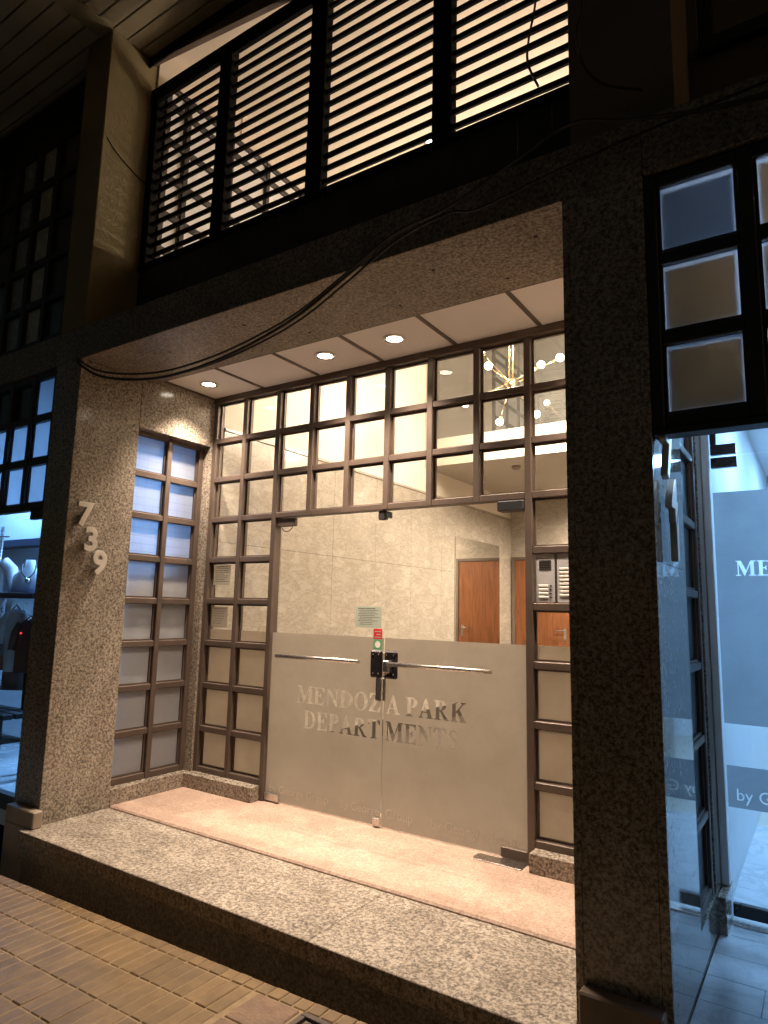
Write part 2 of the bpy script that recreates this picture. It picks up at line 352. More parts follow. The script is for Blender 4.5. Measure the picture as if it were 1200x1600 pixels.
# ------------------------------------------------------------------ lettering
def arc(cx, cy_, rx, ry, a0, a1, n=12):
    return [(cx+rx*math.cos(math.radians(a0+(a1-a0)*k/n)), cy_+ry*math.sin(math.radians(a0+(a1-a0)*k/n))) for k in range(n+1)]
def stroke(cl, ws):
    L, Rr = [], []
    for i, (x, y) in enumerate(cl):
        a = cl[max(i-1, 0)]; c = cl[min(i+1, len(cl)-1)]
        dx, dy = c[0]-a[0], c[1]-a[1]; l = math.hypot(dx, dy); nx, ny = -dy/l, dx/l
        L.append((x+nx*ws[i]/2, y+ny*ws[i]/2)); Rr.append((x-nx*ws[i]/2, y-ny*ws[i]/2))
    return L+Rr[::-1]
GL = {
 'M': (.98, [[(0,0),(0,.04),(.10,.07),(.10,.93),(0,.96),(0,1),(.27,1),(.50,.33),(.72,1),(.98,1),(.98,.96),(.88,.93),(.88,.07),(.98,.04),(.98,0),(.61,0),(.61,.04),(.71,.07),(.71,.80),(.44,0),(.40,0),(.15,.80),(.15,.07),(.26,.04),(.26,0)]], []),
 'E': (.67, [[(0,0),(0,.04),(.09,.07),(.09,.93),(0,.96),(0,1),(.62,1),(.63,.74),(.58,.74),(.50,.92),(.27,.93),(.27,.54),(.36,.55),(.41,.66),(.45,.66),(.45,.36),(.41,.36),(.36,.48),(.27,.48),(.27,.07),(.48,.08),(.60,.28),(.65,.28),(.63,0)]], []),
 'N': (.76, [[(0,0),(0,.04),(.10,.07),(.10,.90),(0,.96),(0,1),(.22,1),(.60,.36),(.60,.93),(.50,.96),(.50,1),(.76,1),(.76,.96),(.66,.93),(.66,-.02),(.62,-.02),(.16,.76),(.16,.07),(.26,.04),(.26,0)]], []),
 'D': (.75, [[(0,0),(0,.04),(.09,.07),(.09,.93),(0,.96),(0,1)]+arc(.34,.5,.40,.5,90,-90)], [[(.27,.07),(.27,.93)]+arc(.33,.5,.21,.43,90,-90)]),
 'O': (.78, [arc(.39,.5,.38,.52,0,345,23)], [arc(.39,.5,.19,.46,0,345,23)]),
 'Z': (.66, [[(0,0),(0,.04),(.40,.93),(.22,.93),(.09,.72),(.04,.72),(.06,1),(.62,1),(.62,.96),(.22,.07),(.44,.07),(.58,.32),(.63,.32),(.60,0)]], []),
 'A': (.75, [[(0,0),(0,.04),(.07,.07),(.34,1.02),(.42,1.02),(.68,.07),(.75,.04),(.75,0),(.41,0),(.41,.04),(.49,.07),(.44,.27),(.20,.27),(.145,.07),(.23,.04),(.23,0)]], [[(.22,.34),(.42,.34),(.32,.70)]]),
 'P': (.63, [[(0,0),(0,.04),(.09,.07),(.09,.93),(0,.96),(0,1)]+arc(.33,.73,.28,.27,90,-90)+[(.27,.46),(.27,.07),(.38,.04),(.38,0)]], [[(.27,.52),(.27,.94)]+arc(.31,.73,.11,.21,90,-90)]),
 'R': (.77, [[(0,0),(0,.04),(.09,.07),(.09,.93),(0,.96),(0,1)]+arc(.33,.745,.28,.255,90,-75)+[(.68,.07),(.76,.04),(.76,0),(.53,0),(.30,.45),(.27,.45),(.27,.07),(.36,.04),(.36,0)]], [[(.27,.51),(.27,.94)]+arc(.31,.725,.11,.215,90,-90)]),
 'K': (.80, [[(0,0),(0,.04),(.09,.07),(.09,.93),(0,.96),(0,1),(.37,1),(.37,.96),(.27,.93),(.27,.52),(.58,.90),(.50,.96),(.50,1),(.76,1),(.76,.96),(.66,.92),(.45,.65),(.73,.07),(.80,.04),(.80,0),(.43,0),(.43,.04),(.50,.07),(.33,.48),(.27,.41),(.27,.07),(.37,.04),(.37,0)]], []),
 'T': (.67, [[(.15,0),(.15,.04),(.24,.07),(.24,.94),(.16,.94),(.05,.74),(0,.74),(.02,1),(.64,1),(.66,.74),(.61,.74),(.50,.94),(.42,.94),(.42,.07),(.51,.04),(.51,0)]], []),
 'S': (.55, [stroke([(.46,.76),(.40,.91),(.27,.965),(.15,.90),(.125,.77),(.20,.63),(.34,.51),(.42,.36),(.40,.19),(.31,.07),(.21,.035),(.10,.10),(.06,.26)], [.03,.05,.06,.09,.13,.16,.17,.16,.14,.09,.06,.05,.03])], []),
}
def serif(text, x0, x1, z0, h):
    """outer loops and counters of a line of capitals laid between x0 and x1"""
    adv = []; x = 0
    for ch in text:
        if ch == ' ': x += 0.28; continue
        adv.append((ch, x)); x += GL[ch][0]+0.045
    k = (x1-x0)/(x-0.045); outs, ins = [], []
    for ch, xx in adv:
        for l in GL[ch][1]: outs.append([(x0+(xx+px)*k, z0+pz*h) for px, pz in l])
        for l in GL[ch][2]: ins.append([(x0+(xx+px)*k, z0+pz*h) for px, pz in l])
    return outs, ins
def text_mesh(text, size, extrude=0.0, bevel=0.0):
    cu = bpy.data.curves.new('tmp_text', 'FONT'); cu.body = text; cu.size = size; cu.extrude = extrude; cu.resolution_u = 4
    cu.bevel_depth = bevel; cu.offset = 0.0 if not extrude else 0.006
    o = bpy.data.objects.new('tmp_text', cu); COL.objects.link(o)
    dg = bpy.context.evaluated_depsgraph_get(); dg.update()
    me = bpy.data.meshes.new_from_object(o.evaluated_get(dg)); bpy.data.objects.remove(o); bpy.data.curves.remove(cu)
    return me
def text_loops(text, x0, x1, z0):
    me = text_mesh(text, 1.0)
    bm = bmesh.new(); bm.from_mesh(me); bmesh.ops.remove_doubles(bm, verts=bm.verts, dist=1e-5)
    es = [e for e in bm.edges if len(e.link_faces) == 1]
    nb = {}
    for e in es:
        for a, c in ((e.verts[0], e.verts[1]), (e.verts[1], e.verts[0])): nb.setdefault(a.index, []).append(c.index)
    co = {v_.index: (v_.co.x, v_.co.y) for v_ in bm.verts}; bm.free()
    seen = set(); loops = []
    for s in nb:
        if s in seen: continue
        lp = [s]; seen.add(s); cur = s
        while True:
            nx = [q for q in nb[cur] if q not in seen]
            if not nx: break
            cur = nx[0]; seen.add(cur); lp.append(cur)
        if len(lp) > 2: loops.append([co[i] for i in lp])
    xs = [q[0] for l in loops for q in l]; k = (x1-x0)/(max(xs)-min(xs)); mx = min(xs)
    loops = [[(x0+(a-mx)*k, z0+c*k) for a, c in l] for l in loops]
    def inside(pt, l):
        c = False; x, y = pt
        for i in range(len(l)):
            (xa, ya), (xb, yb) = l[i-1], l[i]
            if (ya > y) != (yb > y) and x < (xb-xa)*(y-ya)/(yb-ya)+xa: c = not c
        return c
    outs, ins = [], []
    for i, l in enumerate(loops):
        d = sum(inside(l[0], q) for j, q in enumerate(loops) if j != i)
        (ins if d % 2 else outs).append(l)
    return outs, ins
def cut_sheet(name, rect, outs, ins, y, m, parent):
    """film sheet facing -y with letter-shaped holes"""
    x0, x1, z0, z1 = rect; vs, fs = [], []
    def add(loops):
        L = [[Vector((a, c, 0)) for a, c in l] for l in loops]
        flat = [q for l in L for q in l]; base = len(vs)
        vs.extend((q.x, y, q.y) for q in flat)
        for t in tessellate_polygon(L): fs.append(tuple(base+i for i in t))
    add([[(x0, z0), (x1, z0), (x1, z1), (x0, z1)]] + outs)
    for l in ins: add([l])
    me = bpy.data.meshes.new(name); me.from_pydata(vs, [], fs); me.materials.append(m)
    o = bpy.data.objects.new(name, me); COL.objects.link(o); o.parent = parent; return o
def clip(loops, a, b):
    return [l for l in loops if min(q[0] for q in l) > a and max(q[0] for q in l) < b]

# ================================================================== LARGE STRUCTURE
XR, PR, YF, ZS, ZC = 3.333, 3.642, -1.19, 3.0, 3.05
GZ = -0.0156                     # top of the granite step
PS = 0.0275                      # fall of the pavement along the street
def pz(x): return -0.21 + PS*x
# ground / road
g = box('road', -60, 60, -60, -3.6, -0.62, -0.45, plain('asphalt', (0.05, 0.048, 0.046), 0.85, 0, 0.2, 8, 0.4, 80)); tag(g, kind='structure')
pav = empty('pavement', kind='structure')
bm = bmesh.new()
vs = [bm.verts.new((x, y, pz(x)-0.006)) for x, y in ((-14, -3.6), (14, -3.6), (14, -1.419), (-14, -1.419))]
lo = [bm.verts.new((q.co.x, q.co.y, -0.62)) for q in vs]
bm.faces.new(vs); bm.faces.new(lo[::-1])
for i in range(4): bm.faces.new((vs[i], lo[i], lo[(i+1) % 4], vs[(i+1) % 4]))
mk('bedding', bm, m_grout, pav)
def paver_mesh(w, d, m, h=0.012, bev=0.005):
    bm = bmesh.new(); bm_box(bm, -w/2, w/2, -d/2, d/2, -0.02, h, bev)
    me = bpy.data.meshes.new('paver'); bm.to_mesh(me); bm.free(); me.materials.append(m); return me
BW, RD = 0.0665, 0.190
me_bar = [paver_mesh(BW-0.0065+e, RD-0.007, m_pave, h=0.0085, bev=0.0035) for e in (-0.001, 0, 0.0005)]
me_bord = paver_mesh(BW-0.007, 0.066, m_pave, h=0.0085, bev=0.0035)
slope = math.atan(PS)
def put(me, x, y, dz=0.0, name='paver'):
    o = bpy.data.objects.new(name, me); COL.objects.link(o); o.parent = pav
    o.location = (x, y, pz(x)-0.010+dz); o.rotation_euler = (random.uniform(-.004, .004), -slope+random.uniform(-.006, .006), random.uniform(-.006, .006))
x = -0.36
k = 0
while x < 2.75:
    if x < 2.42 or x > 2.43: put(me_bord, x, -1.4535, random.uniform(-.001, .0015), 'border_paver')
    for r in range(5):
        y = -1.490-RD*(r+0.5)
        left = 0.045 + (-1.417-y)*2.0 - 0.28
        if x < left or x > 2.13: continue
        put(random.choice(me_bar), x, y, random.uniform(-.0015, .0015) - (0.001 if k % 3 else 0))
    k += 1; x += BW
pm = paver_mesh(0.215, 0.180, m_patch, 0.009, 0.004); put(pm, 2.16+0.112, -1.490-RD*0.5, 0, 'plain_tile')
for r in range(1, 3): put(pm, 2.16+0.112, -1.490-RD*(r+0.5), 0, 'plain_tile')
# utility cover in the pavement
uc = empty('utility_cover', 'small cast iron utility cover in a frame beside the entrance step', 'cover')
bm = bmesh.new()
zc_ = pz(2.6)
for a in ((2.41, 2.91, -1.53, -1.505), (2.41, 2.91, -1.99, -1.965), (2.41, 2.435, -1.965, -1.53), (2.885, 2.91, -1.965, -1.53)):
    bm_box(bm, a[0], a[1], a[2], a[3], zc_-0.03, zc_+0.006, 0.002)
mk('frame', bm, m_cover, uc)
box('lid', 2.443, 2.877, -1.957, -1.538, zc_-0.03, zc_+0.001, m_cover, uc, 0.004)
# channel between pavement and step
tag(box('channel_bottom', -14, 14, -1.419, -1.0, -0.66, -0.52, m_soil), kind='structure')
# porch: step and floor
porch = empty('porch_floor', kind='structure')
for a, b_ in ((-0.0147, 1.115), (1.117, 2.24), (2.242, XR-0.001)):
    box('granite_slab', a, b_, -1.298, -0.702, GZ-0.075, GZ, m_flame, porch, 0.003)
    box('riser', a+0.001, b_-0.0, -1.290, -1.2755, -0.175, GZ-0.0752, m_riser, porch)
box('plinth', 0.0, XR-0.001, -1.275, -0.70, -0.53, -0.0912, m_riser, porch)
box('terrazzo', 0.0, XR-0.001, -0.7015, 0.30, -0.10, 0.0, m_terr, porch, 0.010)

# ---- granite portal
portal = empty('granite_portal', 'polished speckled granite portal framing the lit apartment entrance', 'portal')
box('wall', -0.30, 0.0, YF, -0.70, -0.53, ZS, m_gran, portal, 0.003)             # wall carrying the numbers
box('wall_sill', -0.30, 0.0, -0.6985, -0.02, -0.3, 0.100, m_gran, portal, 0.002)
box('wall_lintel', -0.30, 0.0, -0.6985, -0.02, 2.64, ZC+0.1, m_gran, portal)
box('wall_end', -0.30, 0.0, -0.0185, 0.10, -0.3, ZC+0.1, m_gran, portal)
box('pillar_core', XR+0.004, PR-0.004, YF+0.012, -0.6205, -0.53, ZS, m_dark, portal)
for a, b_ in ((XR, XR+0.027), (XR+0.0285, PR-0.0315), (PR-0.030, PR)):
    box('facing_slab', a, b_, YF, YF+0.0115, -0.53, ZS, m_gran, portal, 0.0012)
box('facing_slab', XR, XR+0.0035, YF+0.0125, -0.62, -0.53, ZS, m_gran, portal)
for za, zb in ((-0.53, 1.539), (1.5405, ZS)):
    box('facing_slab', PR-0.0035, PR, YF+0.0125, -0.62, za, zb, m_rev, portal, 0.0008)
box('wall_back', XR, 3.585, -0.6185, -0.19, -0.3, ZS+0.2, m_gran, portal)
box('wall_sill', 3.586, PR-0.001, -0.6185, -0.191, -0.3, 0.145, m_rev, portal, 0.002)
box('wall_lintel', 3.586, PR-0.001, -0.6185, -0.191, 2.64, ZS+0.2, m_gran, portal)
box('wall_end', XR, PR, -0.1885, 0.10, -0.3, ZS+0.2, m_rev, portal, 0.002)
# beam in three lengths of facing
for a, b_ in ((-4.2, -0.302), (-0.30, PR), (PR+0.002, 7.0)):
    box('beam', a, b_, YF, -0.592, ZS+0.001, 3.235, m_dull, portal, 0.003)
for hx, hy in ((0.62, -0.95), (1.02, -0.70), (1.35, -1.0), (1.62, -0.72), (2.02, -1.02), (2.28, -0.74), (2.62, -0.98), (2.90, -0.72), (3.15, -1.0), (0.35, -0.72)):
    lathe('bolt_hole', [(0.010, 0.0), (0.010, -0.0015), (0.004, -0.002)], (hx, hy, ZS+0.0012), m_dark, portal, 10)
box('pillar_base', -0.272, 0.045, -1.252, YF-0.001, GZ+0.001, 0.085, m_base, portal, 0.006)
box('pillar_base', -0.272, -0.03, -1.252, YF-0.001, -0.53, GZ, m_base, portal, 0.003)
box('pillar_base', 3.36, 3.625, -1.255, YF-0.001, -0.53, 0.120, plain('brown_stone_base', (0.17, 0.125, 0.09), 0.6, 0, 0.2, 7), portal, 0.006)
box('base_course', 0.002, 0.70, -0.087, 0.10, 0.0005, 0.100, m_gran, portal, 0.003)
box('base_course', 2.735, XR-0.002, -0.087, 0.10, 0.0005, 0.100, m_gran, portal, 0.003)

# ---- porch ceiling
pc = empty('porch_ceiling', 'white panelled porch ceiling with brown cover strips and round downlights', 'ceiling')
J = [0.002, 0.557, 1.115, 1.68, 2.2445, 2.8074, XR-0.002]
for a, b_ in zip(J, J[1:]): box('panel', a+0.0035, b_-0.0035, -0.588, -0.004, ZC, ZC+0.02, m_ceil, pc, 0.002)
for j in J[1:-1]: box('cover_strip', j-0.013, j+0.013, -0.5875, -0.005, ZC-0.007, ZC-0.0005, m_strip, pc)
box('edge_strip', 0.003, XR-0.003, -0.5915, -0.5805, ZC-0.046, ZC-0.001, m_strip, pc)
box('edge_strip', 0.001, 0.012, -0.5795, -0.006, ZC-0.012, ZC-0.001, m_strip, pc)
dl_where = ['nearest the 739 wall', 'second from the 739 wall', 'third from the 739 wall, over the doors', 'beside the right pillar']
for i, x in enumerate((0.247, 1.396, 1.953, 3.135)):
    d = empty('downlight', 'round recessed downlight in the porch ceiling, '+dl_where[i], 'downlight', 'porch downlights')
    bm = bmesh.new(); n = 32
    prof = [(0.050, 0.006), (0.054, -0.010), (0.070, -0.008), (0.074, -0.001), (0.060, 0.004)]
    rings = [[bm.verts.new((x+r*math.cos(2*math.pi*k/n), -0.29+r*math.sin(2*math.pi*k/n), ZC+z)) for k in range(n)] for r, z in prof]
    for q in range(len(rings)):
        a, c = rings[q], rings[(q+1) % len(rings)]
        for k in range(n): bm.faces.new((a[k], a[(k+1) % n], c[(k+1) % n], c[k]))
    mk('trim_ring', bm, m_chrome, d, True)
    lathe('lens', [(0.049, 0.0), (0.049, -0.004), (0.02, -0.006)], (x, -0.29, ZC), m_lens, d, 24)
    sp = lamp('lamp', 'SPOT', (x, -0.29, ZC-0.012), P_DOWN*4, WARM, d, spot_size=math.radians(100), spot_blend=1.0, shadow_soft_size=0.045)

# ---- glazed screen and doors
C = [0.022, 0.3600, 0.7145, 1.0478, 1.3811, 1.7145, 2.0478, 2.3811, 2.7145, 3.03, XR-0.024]
ZR = [0.1225+0.3205*i for i in range(10)]      # .1225 ... 3.007
ZR = [0.120, 0.4187, 0.7407, 1.0635, 1.387, 1.7095, 2.0314, 2.359, 2.681, 3.022]
scr = empty('glazed_screen', 'brown aluminium glazed screen of small square panes around the double glass doors', 'screen')
BW_ = 0.042; DEP = 0.075; PAN = 0.052
def sbox(nm, x0, x1, d0, d1, z0, z1, mm=m_frame, bev=0.003, par=scr): return box(nm, x0, x1, d0, d1, z0, z1, mm, par, bev)
for i, x in enumerate(C):
    lowz = 2.0112 if 3 <= i <= 7 else 0.1005
    if i in (2, 8): lowz = 0.0015
    sbox('mullion', x-BW_/2, x+BW_/2, 0.0, DEP, lowz, 3.0005)
box('head_rail', 0.003, XR-0.003, -0.010, DEP+0.01, 3.001, ZC-0.0005, m_frame, scr, 0.002)
for i in range(10):
    for j in range(9):
        if 2 <= i <= 7 and j < 5: continue
        if 2 <= i <= 7 and j == 5: continue
        x0, x1 = C[i]+BW_/2, C[i+1]-BW_/2
        z0, z1 = ZR[j]+0.02, min(ZR[j+1]-0.02, 3.0005)
        sbox('rail', x0, x1, 0.003, DEP-0.003, ZR[j]-0.02, ZR[j]+0.02, bev=0.003)
        if i == 8 and j == 4: continue       # intercom panel sits here
        box('pane', x0+0.001, x1-0.001, PAN, PAN+0.005, z0+0.001, z1-0.001, m_glass, scr)
        for bx in ((x0, x0+0.011, z0, z1), (x1-0.011, x1, z0, z1), (x0+0.011, x1-0.011, z0, z0+0.011), (x0+0.011, x1-0.011, z1-0.011, z1)):
            box('bead', bx[0], bx[1], PAN-0.016, PAN-0.002, bx[2], bx[3], m_frame, scr)
        ztop = min(z1-0.011, 1.170)
        if ztop > z0+0.02:
            box('frosted_film', x0+0.0115, x1-0.0115, PAN-0.0015, PAN-0.0005, z0+0.0115, ztop, m_pfilm, scr)
# doors
FT = 1.170
l1o, l1i = serif('MENDOZ', 0.994, 1.703, 0.698, 0.115)
a1o, a1i = serif('A PARK', 1.742, 2.312, 0.698, 0.115)
l2o, l2i = serif('DEPART', 1.063, 1.700, 0.532, 0.118)
a2o, a2i = serif('MENTS', 1.738, 2.262, 0.532, 0.118)
go, gi = [], []
for xa, xb in ((0.775, 1.30), (1.40, 1.70), (2.08, 2.63)):
    if xa == 1.40:
        o1, i1 = text_loops('by George', 1.40, 1.705, 0.072); go += o1; gi += i1
        o1, i1 = text_loops('Group', 1.752, 1.95, 0.072); go += o1; gi += i1
    else:
        o1, i1 = text_loops('by George Group', xa, xb, 0.072); go += o1; gi += i1
def door(x0, x1, outs, ins, label):
    d = empty('glass_door', label, 'door', 'glass entrance doors')
    box('glass_leaf', x0, x1, 0.030, 0.040, 0.012, 2.006, m_glass, d)
    cut_sheet('frosted_film', (x0+0.001, x1-0.001, 0.013, FT), clip(outs, x0+.002, x1-.002), clip(ins, x0+.002, x1-.002), 0.0285, m_film, d)
    return d
dA = door(0.737, 1.7155, l1o+l2o, l1i+l2i, 'frameless frosted glass door leaf with the shorter steel bar, nearer the 739 wall')
dB = door(1.7215, 2.692, a1o+a2o, a1i+a2i, 'frameless frosted glass door leaf with the bar reaching the lock, beside the intercom')
def lettering(d, x0, x1):
    # low line of small clear-vinyl lettering on the film
    bm = bmesh.new()
    for l in clip(go, x0, x1):
        holes = [h for h in gi if min(q[0] for q in h) > min(q[0] for q in l) and max(q[0] for q in h) < max(q[0] for q in l)]
        L = [[Vector((a, c, 0)) for a, c in lp] for lp in [l]+holes]; fl_ = [q for lp in L for q in lp]
        vv = [bm.verts.new((q.x, 0.0281, q.y)) for q in fl_]
        for t in tessellate_polygon(L):
            try: bm.faces.new([vv[i] for i in t])
            except ValueError: pass
    mk('lettering', bm, m_film2, d)
lettering(dA, 0.737, 1.7155); lettering(dB, 1.7215, 2.692)
def handle(d, x0, x1, posts):
    bm = bmesh.new(); bm_tube(bm, [(x0, -0.045, 1.012), (x1, -0.045, 1.012)], 0.0135, 14); mk('pull_bar', bm, m_steel, d, True)
    for px in posts: tube('post', [(px, -0.045, 1.012), (px, 0.029, 1.012)], 0.008, m_steel, d, 10)
handle(dA, 0.845, 1.565, (0.93, 1.50)); handle(dB, 1.790, 2.500, (1.88, 2.42))
# lock: two plates with screws, latch
def plate(d, x0, x1):
    o = box('lock_plate', x0, x1, 0.006, 0.0275, 0.915, 1.090, m_lock, d, 0.010)
    for sx in (x0+0.030, x1-0.026):
        for sz in (0.945, 1.065):
            lathe('screw', [(0.006, 0), (0.005, 0.003), (0.002, 0.0035)], (0, 0, 0), m_chrome, o, 10).matrix_world = Matrix.Translation((sx, 0.006, sz)) @ Matrix.Rotation(math.radians(90), 4, 'X')
plate(dA, 1.620, 1.7155); plate(dB, 1.7215, 1.830)
box('latch', 1.728, 1.742, -0.006, 0.0055, 0.93, 1.08, m_base, dB, 0.002)
box('handle_bracket', 1.752, 1.795, -0.040, 0.0055, 0.955, 1.032, m_steel, dB, 0.004)
box('bolt_cover', 1.668, 1.7145, 0.008, 0.0275, 0.770, 0.914, m_steel, dA, 0.003)
box('bolt_cover', 1.7225, 1.742, 0.010, 0.0275, 0.775, 0.914, m_steel, dB, 0.003)
box('hinge_fitting', 0.738, 0.912, 0.016, 0.054, 1.945, 2.004, m_frame, dA, 0.004)
tube('hinge_wire', spline([(0.79, 0.02, 1.945), (0.81, 0.015, 1.915), (0.85, 0.015, 1.905), (0.885, 0.018, 1.925), (0.895, 0.02, 1.95)], 5), 0.0035, m_black, dA, 6)
box('top_bolt', 1.655, 1.712, 0.010, 0.058, 1.945, 2.008, m_black, dA, 0.008)
box('top_strike', 1.728, 1.742, 0.010, 0.058, 1.955, 1.998, m_black, dB, 0.004)
box('door_closer', 2.520, 2.690, -0.005, 0.075, 1.945, 2.008, m_black, dB, 0.008)
box('bottom_fitting', 0.7375, 0.868, 0.014, 0.056, 0.0095, 0.062, m_steel, dA, 0.004)
box('bottom_bolt', 1.662, 1.7145, 0.014, 0.056, 0.0095, 0.060, m_steel, dA, 0.004)
box('bottom_fitting', 2.530, 2.691, 0.014, 0.056, 0.0095, 0.066, m_frame, dB, 0.004)
tag(box('floor_plate', 2.40, 2.69, -0.085, 0.012, 0.0008, 0.006, m_steel, None, 0.002), 'thin steel floor hinge cover plate set in the terrazzo below the door', 'plate')
# notices and stickers
def sheet(name, x0, x1, z0, z1, y, m, label, cat, lines=0, ink=m_ink, seed=1):
    e = empty(name, label, cat)
    box('paper', x0, x1, y-0.0006, y, z0, z1, m, e)
    if lines:
        rr = random.Random(seed); h = (z1-z0)
        bm = bmesh.new()
        for i in range(lines):
            zz = z1-h*(0.10+0.82*i/lines); xx = x0+(x1-x0)*rr.uniform(.08, .2); xe = x0+(x1-x0)*rr.uniform(.55, .93)
            hh = h*0.012 if i else h*0.02
            while xx < xe:
                ww = rr.uniform(.006, .022); bm_box(bm, xx, min(xx+ww, xe), y-0.0009, y-0.00065, zz-hh, zz+hh); xx += ww+0.003
        mk('print', bm, ink, e)
    return e
sheet('paper_notice', 1.478, 1.690, 1.230, 1.370, 0.0285, m_gpaper, 'pale green typed notice stuck on the door glass above the red sticker', 'notice', 10, seed=3)
rs = empty('red_sticker', 'small red printed sticker on the door glass above the lock', 'sticker')
box('face', 1.632, 1.700, 0.0272, 0.0278, 1.160, 1.226, m_red, rs)
bm = bmesh.new()
for q, (a, b_) in enumerate(((1.642, 1.690), (1.655, 1.688), (1.642, 1.692))): bm_box(bm, a, b_, 0.0266, 0.0271, 1.205-q*0.018, 1.211-q*0.018)
mk('print', bm, m_paper, rs)
gs = empty('green_sticker', 'small green sticker with a round cream seal just above the lock', 'sticker')
box('face', 1.632, 1.700, 0.0272, 0.0278, 1.092, 1.157, m_green, gs)
bm = bmesh.new(); bmesh.ops.create_circle(bm, cap_ends=True, radius=0.022, segments=20)
o = mk('seal', bm, m_label, gs); o.matrix_world = Matrix.Translation((1.666, 0.0268, 1.125)) @ Matrix.Rotation(math.radians(90), 4, 'X')
sheet('paper_notice', 0.052, 0.245, 1.515, 1.675, PAN-0.002, m_paper, 'white printed notice sheet taped behind a small pane next to the left column', 'notice', 9, seed=5)
sheet('paper_notice', 0.055, 0.235, 1.185, 1.345, PAN-0.002, m_tpaper, 'faded see-through notice in the pane below the white sheet', 'notice', 7, seed=6)
# intercom
ic = empty('intercom_panel', 'grey metal intercom panel with call buttons, set into the screen by the right pillar', 'intercom')
def module(x0, x1, nb, first):
    o = box('module', x0, x1, 0.012, 0.06, 1.409, 1.6885, m_inter, ic, 0.004)
    if first:
        for q in range(6): box('speaker_slot', x0+0.022, x1-0.022, 0.0095, 0.0118, 1.645-q*0.0095, 1.6485-q*0.0095, m_black, o)
        zt = 1.505; 
    else: zt = 1.600
    for q in range(nb):
        z = zt-q*0.021
        box('name_card', x0+0.018, x1-0.040, 0.008, 0.0118, z-0.0065, z+0.0065, m_label, o, 0.002)
        lathe('button', [(0.0055, 0), (0.0055, 0.004), (0.003, 0.005)], (0, 0, 0), m_chrome if not first else m_black, o, 10).matrix_world = Matrix.Translation((x1-0.026, 0.0118, z)) @ Matrix.Rotation(math.radians(90), 4, 'X')
module(2.752, 2.866, 4, True); module(2.874, 2.990, 8, False)
box('divider', 2.8665, 2.8735, 0.010, 0.05, 1.409, 1.6885, m_steel, ic)

# ---- side window in the 739 wall
sw = empty('side_window', 'tall two-column window with blue-lit frosted panes in the 739 wall', 'window')
SY = [-0.672, -0.355, -0.042]
SZ = [0.122 + 0.3135*i for i in range(9)]
def side_pane(i, j): return m_wire if j >= 5 else m_frost
grid(sw, 'Y', SY, SZ, 0.044, -0.070, 0.06, m_frame, pane_at=0.040, pane_fn=side_pane)
# white board standing behind the lower rows (inside the shop)
bd = box('display_board', -0.235, -0.215, -0.60, -0.05, 0.10, 1.72, plain('cream_board', (0.80, 0.76, 0.68), 0.7), None)
tag(bd, 'cream board behind the lower panes of the side window', 'board')

# ---- house numbers
def digits(ch, plane_x, y, z, h, label, group):
    me = text_mesh(ch, 1.0, 0.0)
    xs = [q.co.x for q in me.vertices]; ys = [q.co.y for q in me.vertices]
    k = h/(max(ys)-min(ys)); bpy.data.meshes.remove(me)
    me = text_mesh(ch, k, 0.011, 0.0016)
    xs = [q.co.x for q in me.vertices]; ys = [q.co.y for q in me.vertices]
    o = bpy.data.objects.new('door_number', me); COL.objects.link(o); me.materials.clear(); me.materials.append(m_num)
    # local x -> world +y, local y -> world z, local z -> world +x
    o.matrix_world = Matrix(((0, 0, 1, plane_x+0.030), (1, 0, 0, y-min(xs)), (0, 1, 0, z-min(ys)), (0, 0, 0, 1)))
    tag(o, label, 'number', group)
    bm = bmesh.new()
    cx = (min(xs)+max(xs))/2
    return o
def bold(o, amt):
    md = o.modifiers.new('b', 'SOLIDIFY'); md.thickness = amt; md.offset = 1
for ch, y, z, lab in (('7', -1.140, 1.852, 'brushed metal numeral 7 at the top of the 739 house number'), ('3', -1.075, 1.692, 'brushed metal numeral 3 in the middle of the 739 house number'), ('9', -1.005, 1.538, 'brushed metal numeral 9 at the bottom of the 739 house number')):
    digits(ch, 0.0, y, z, 0.150, lab, 'house number digits 739')
for ch, y, z, lab in (('7', -1.165, 1.835, 'topmost edge-on metal numeral on the pillar side, a 7'), ('4', -1.10, 1.690, 'edge-on metal 4 between the 7 and the 1 on the pillar side'), ('1', -1.02, 1.550, 'lowest edge-on metal numeral on the pillar side, a 1')):
    digits(ch, PR, y, z, 0.150, lab, 'house number digits 741')

# ================================================================== LOBBY
XW = 0.02; YB = 6.2; YM = 3.45; ZCE = 5.75; XRW = 3.58
lob = empty('lobby', kind='structure')
# left wall: marble slabs below, cream above
rows = [0.0005, 0.93, 1.87, 2.80]
cols = [0.1015] + [0.1015+0.76*i for i in range(1, 8)] + [YB]
for j in range(3):
    for i in range(len(cols)-1):
        box('marble_slab', XW-0.03, XW, cols[i]+0.0012, cols[i+1]-0.0012, rows[j]+0.001, rows[j+1]-0.001, m_marb, lob, 0.0015)
box('left_wall', -0.20, XW-0.0305, 0.1005, YB, -0.1, ZCE, m_cream, lob)
box('left_upper_wall', XW-0.03, XW-0.004, 0.1005, YM, 2.83, ZCE, m_cream, lob)
box('cornice', XW-0.03, XW+0.012, 0.1015, YB, 2.8005, 2.829, m_marb, lob, 0.004)
box('left_lower_frieze', XW-0.03, XW-0.004, YM+0.001, YB, 2.83, 3.139, m_cream, lob)
box('back_wall', -0.2, XRW, YB, YB+0.1, -0.1, 3.139, m_marb, lob)
box('right_wall', XRW+0.001, XRW+0.05, 0.1005, YB, -0.1, ZCE, m_cream, lob)
box('right_wall_dado', XRW-0.02, XRW, 0.1015, YB-0.001, 0.0005, 2.8, m_marb, lob)
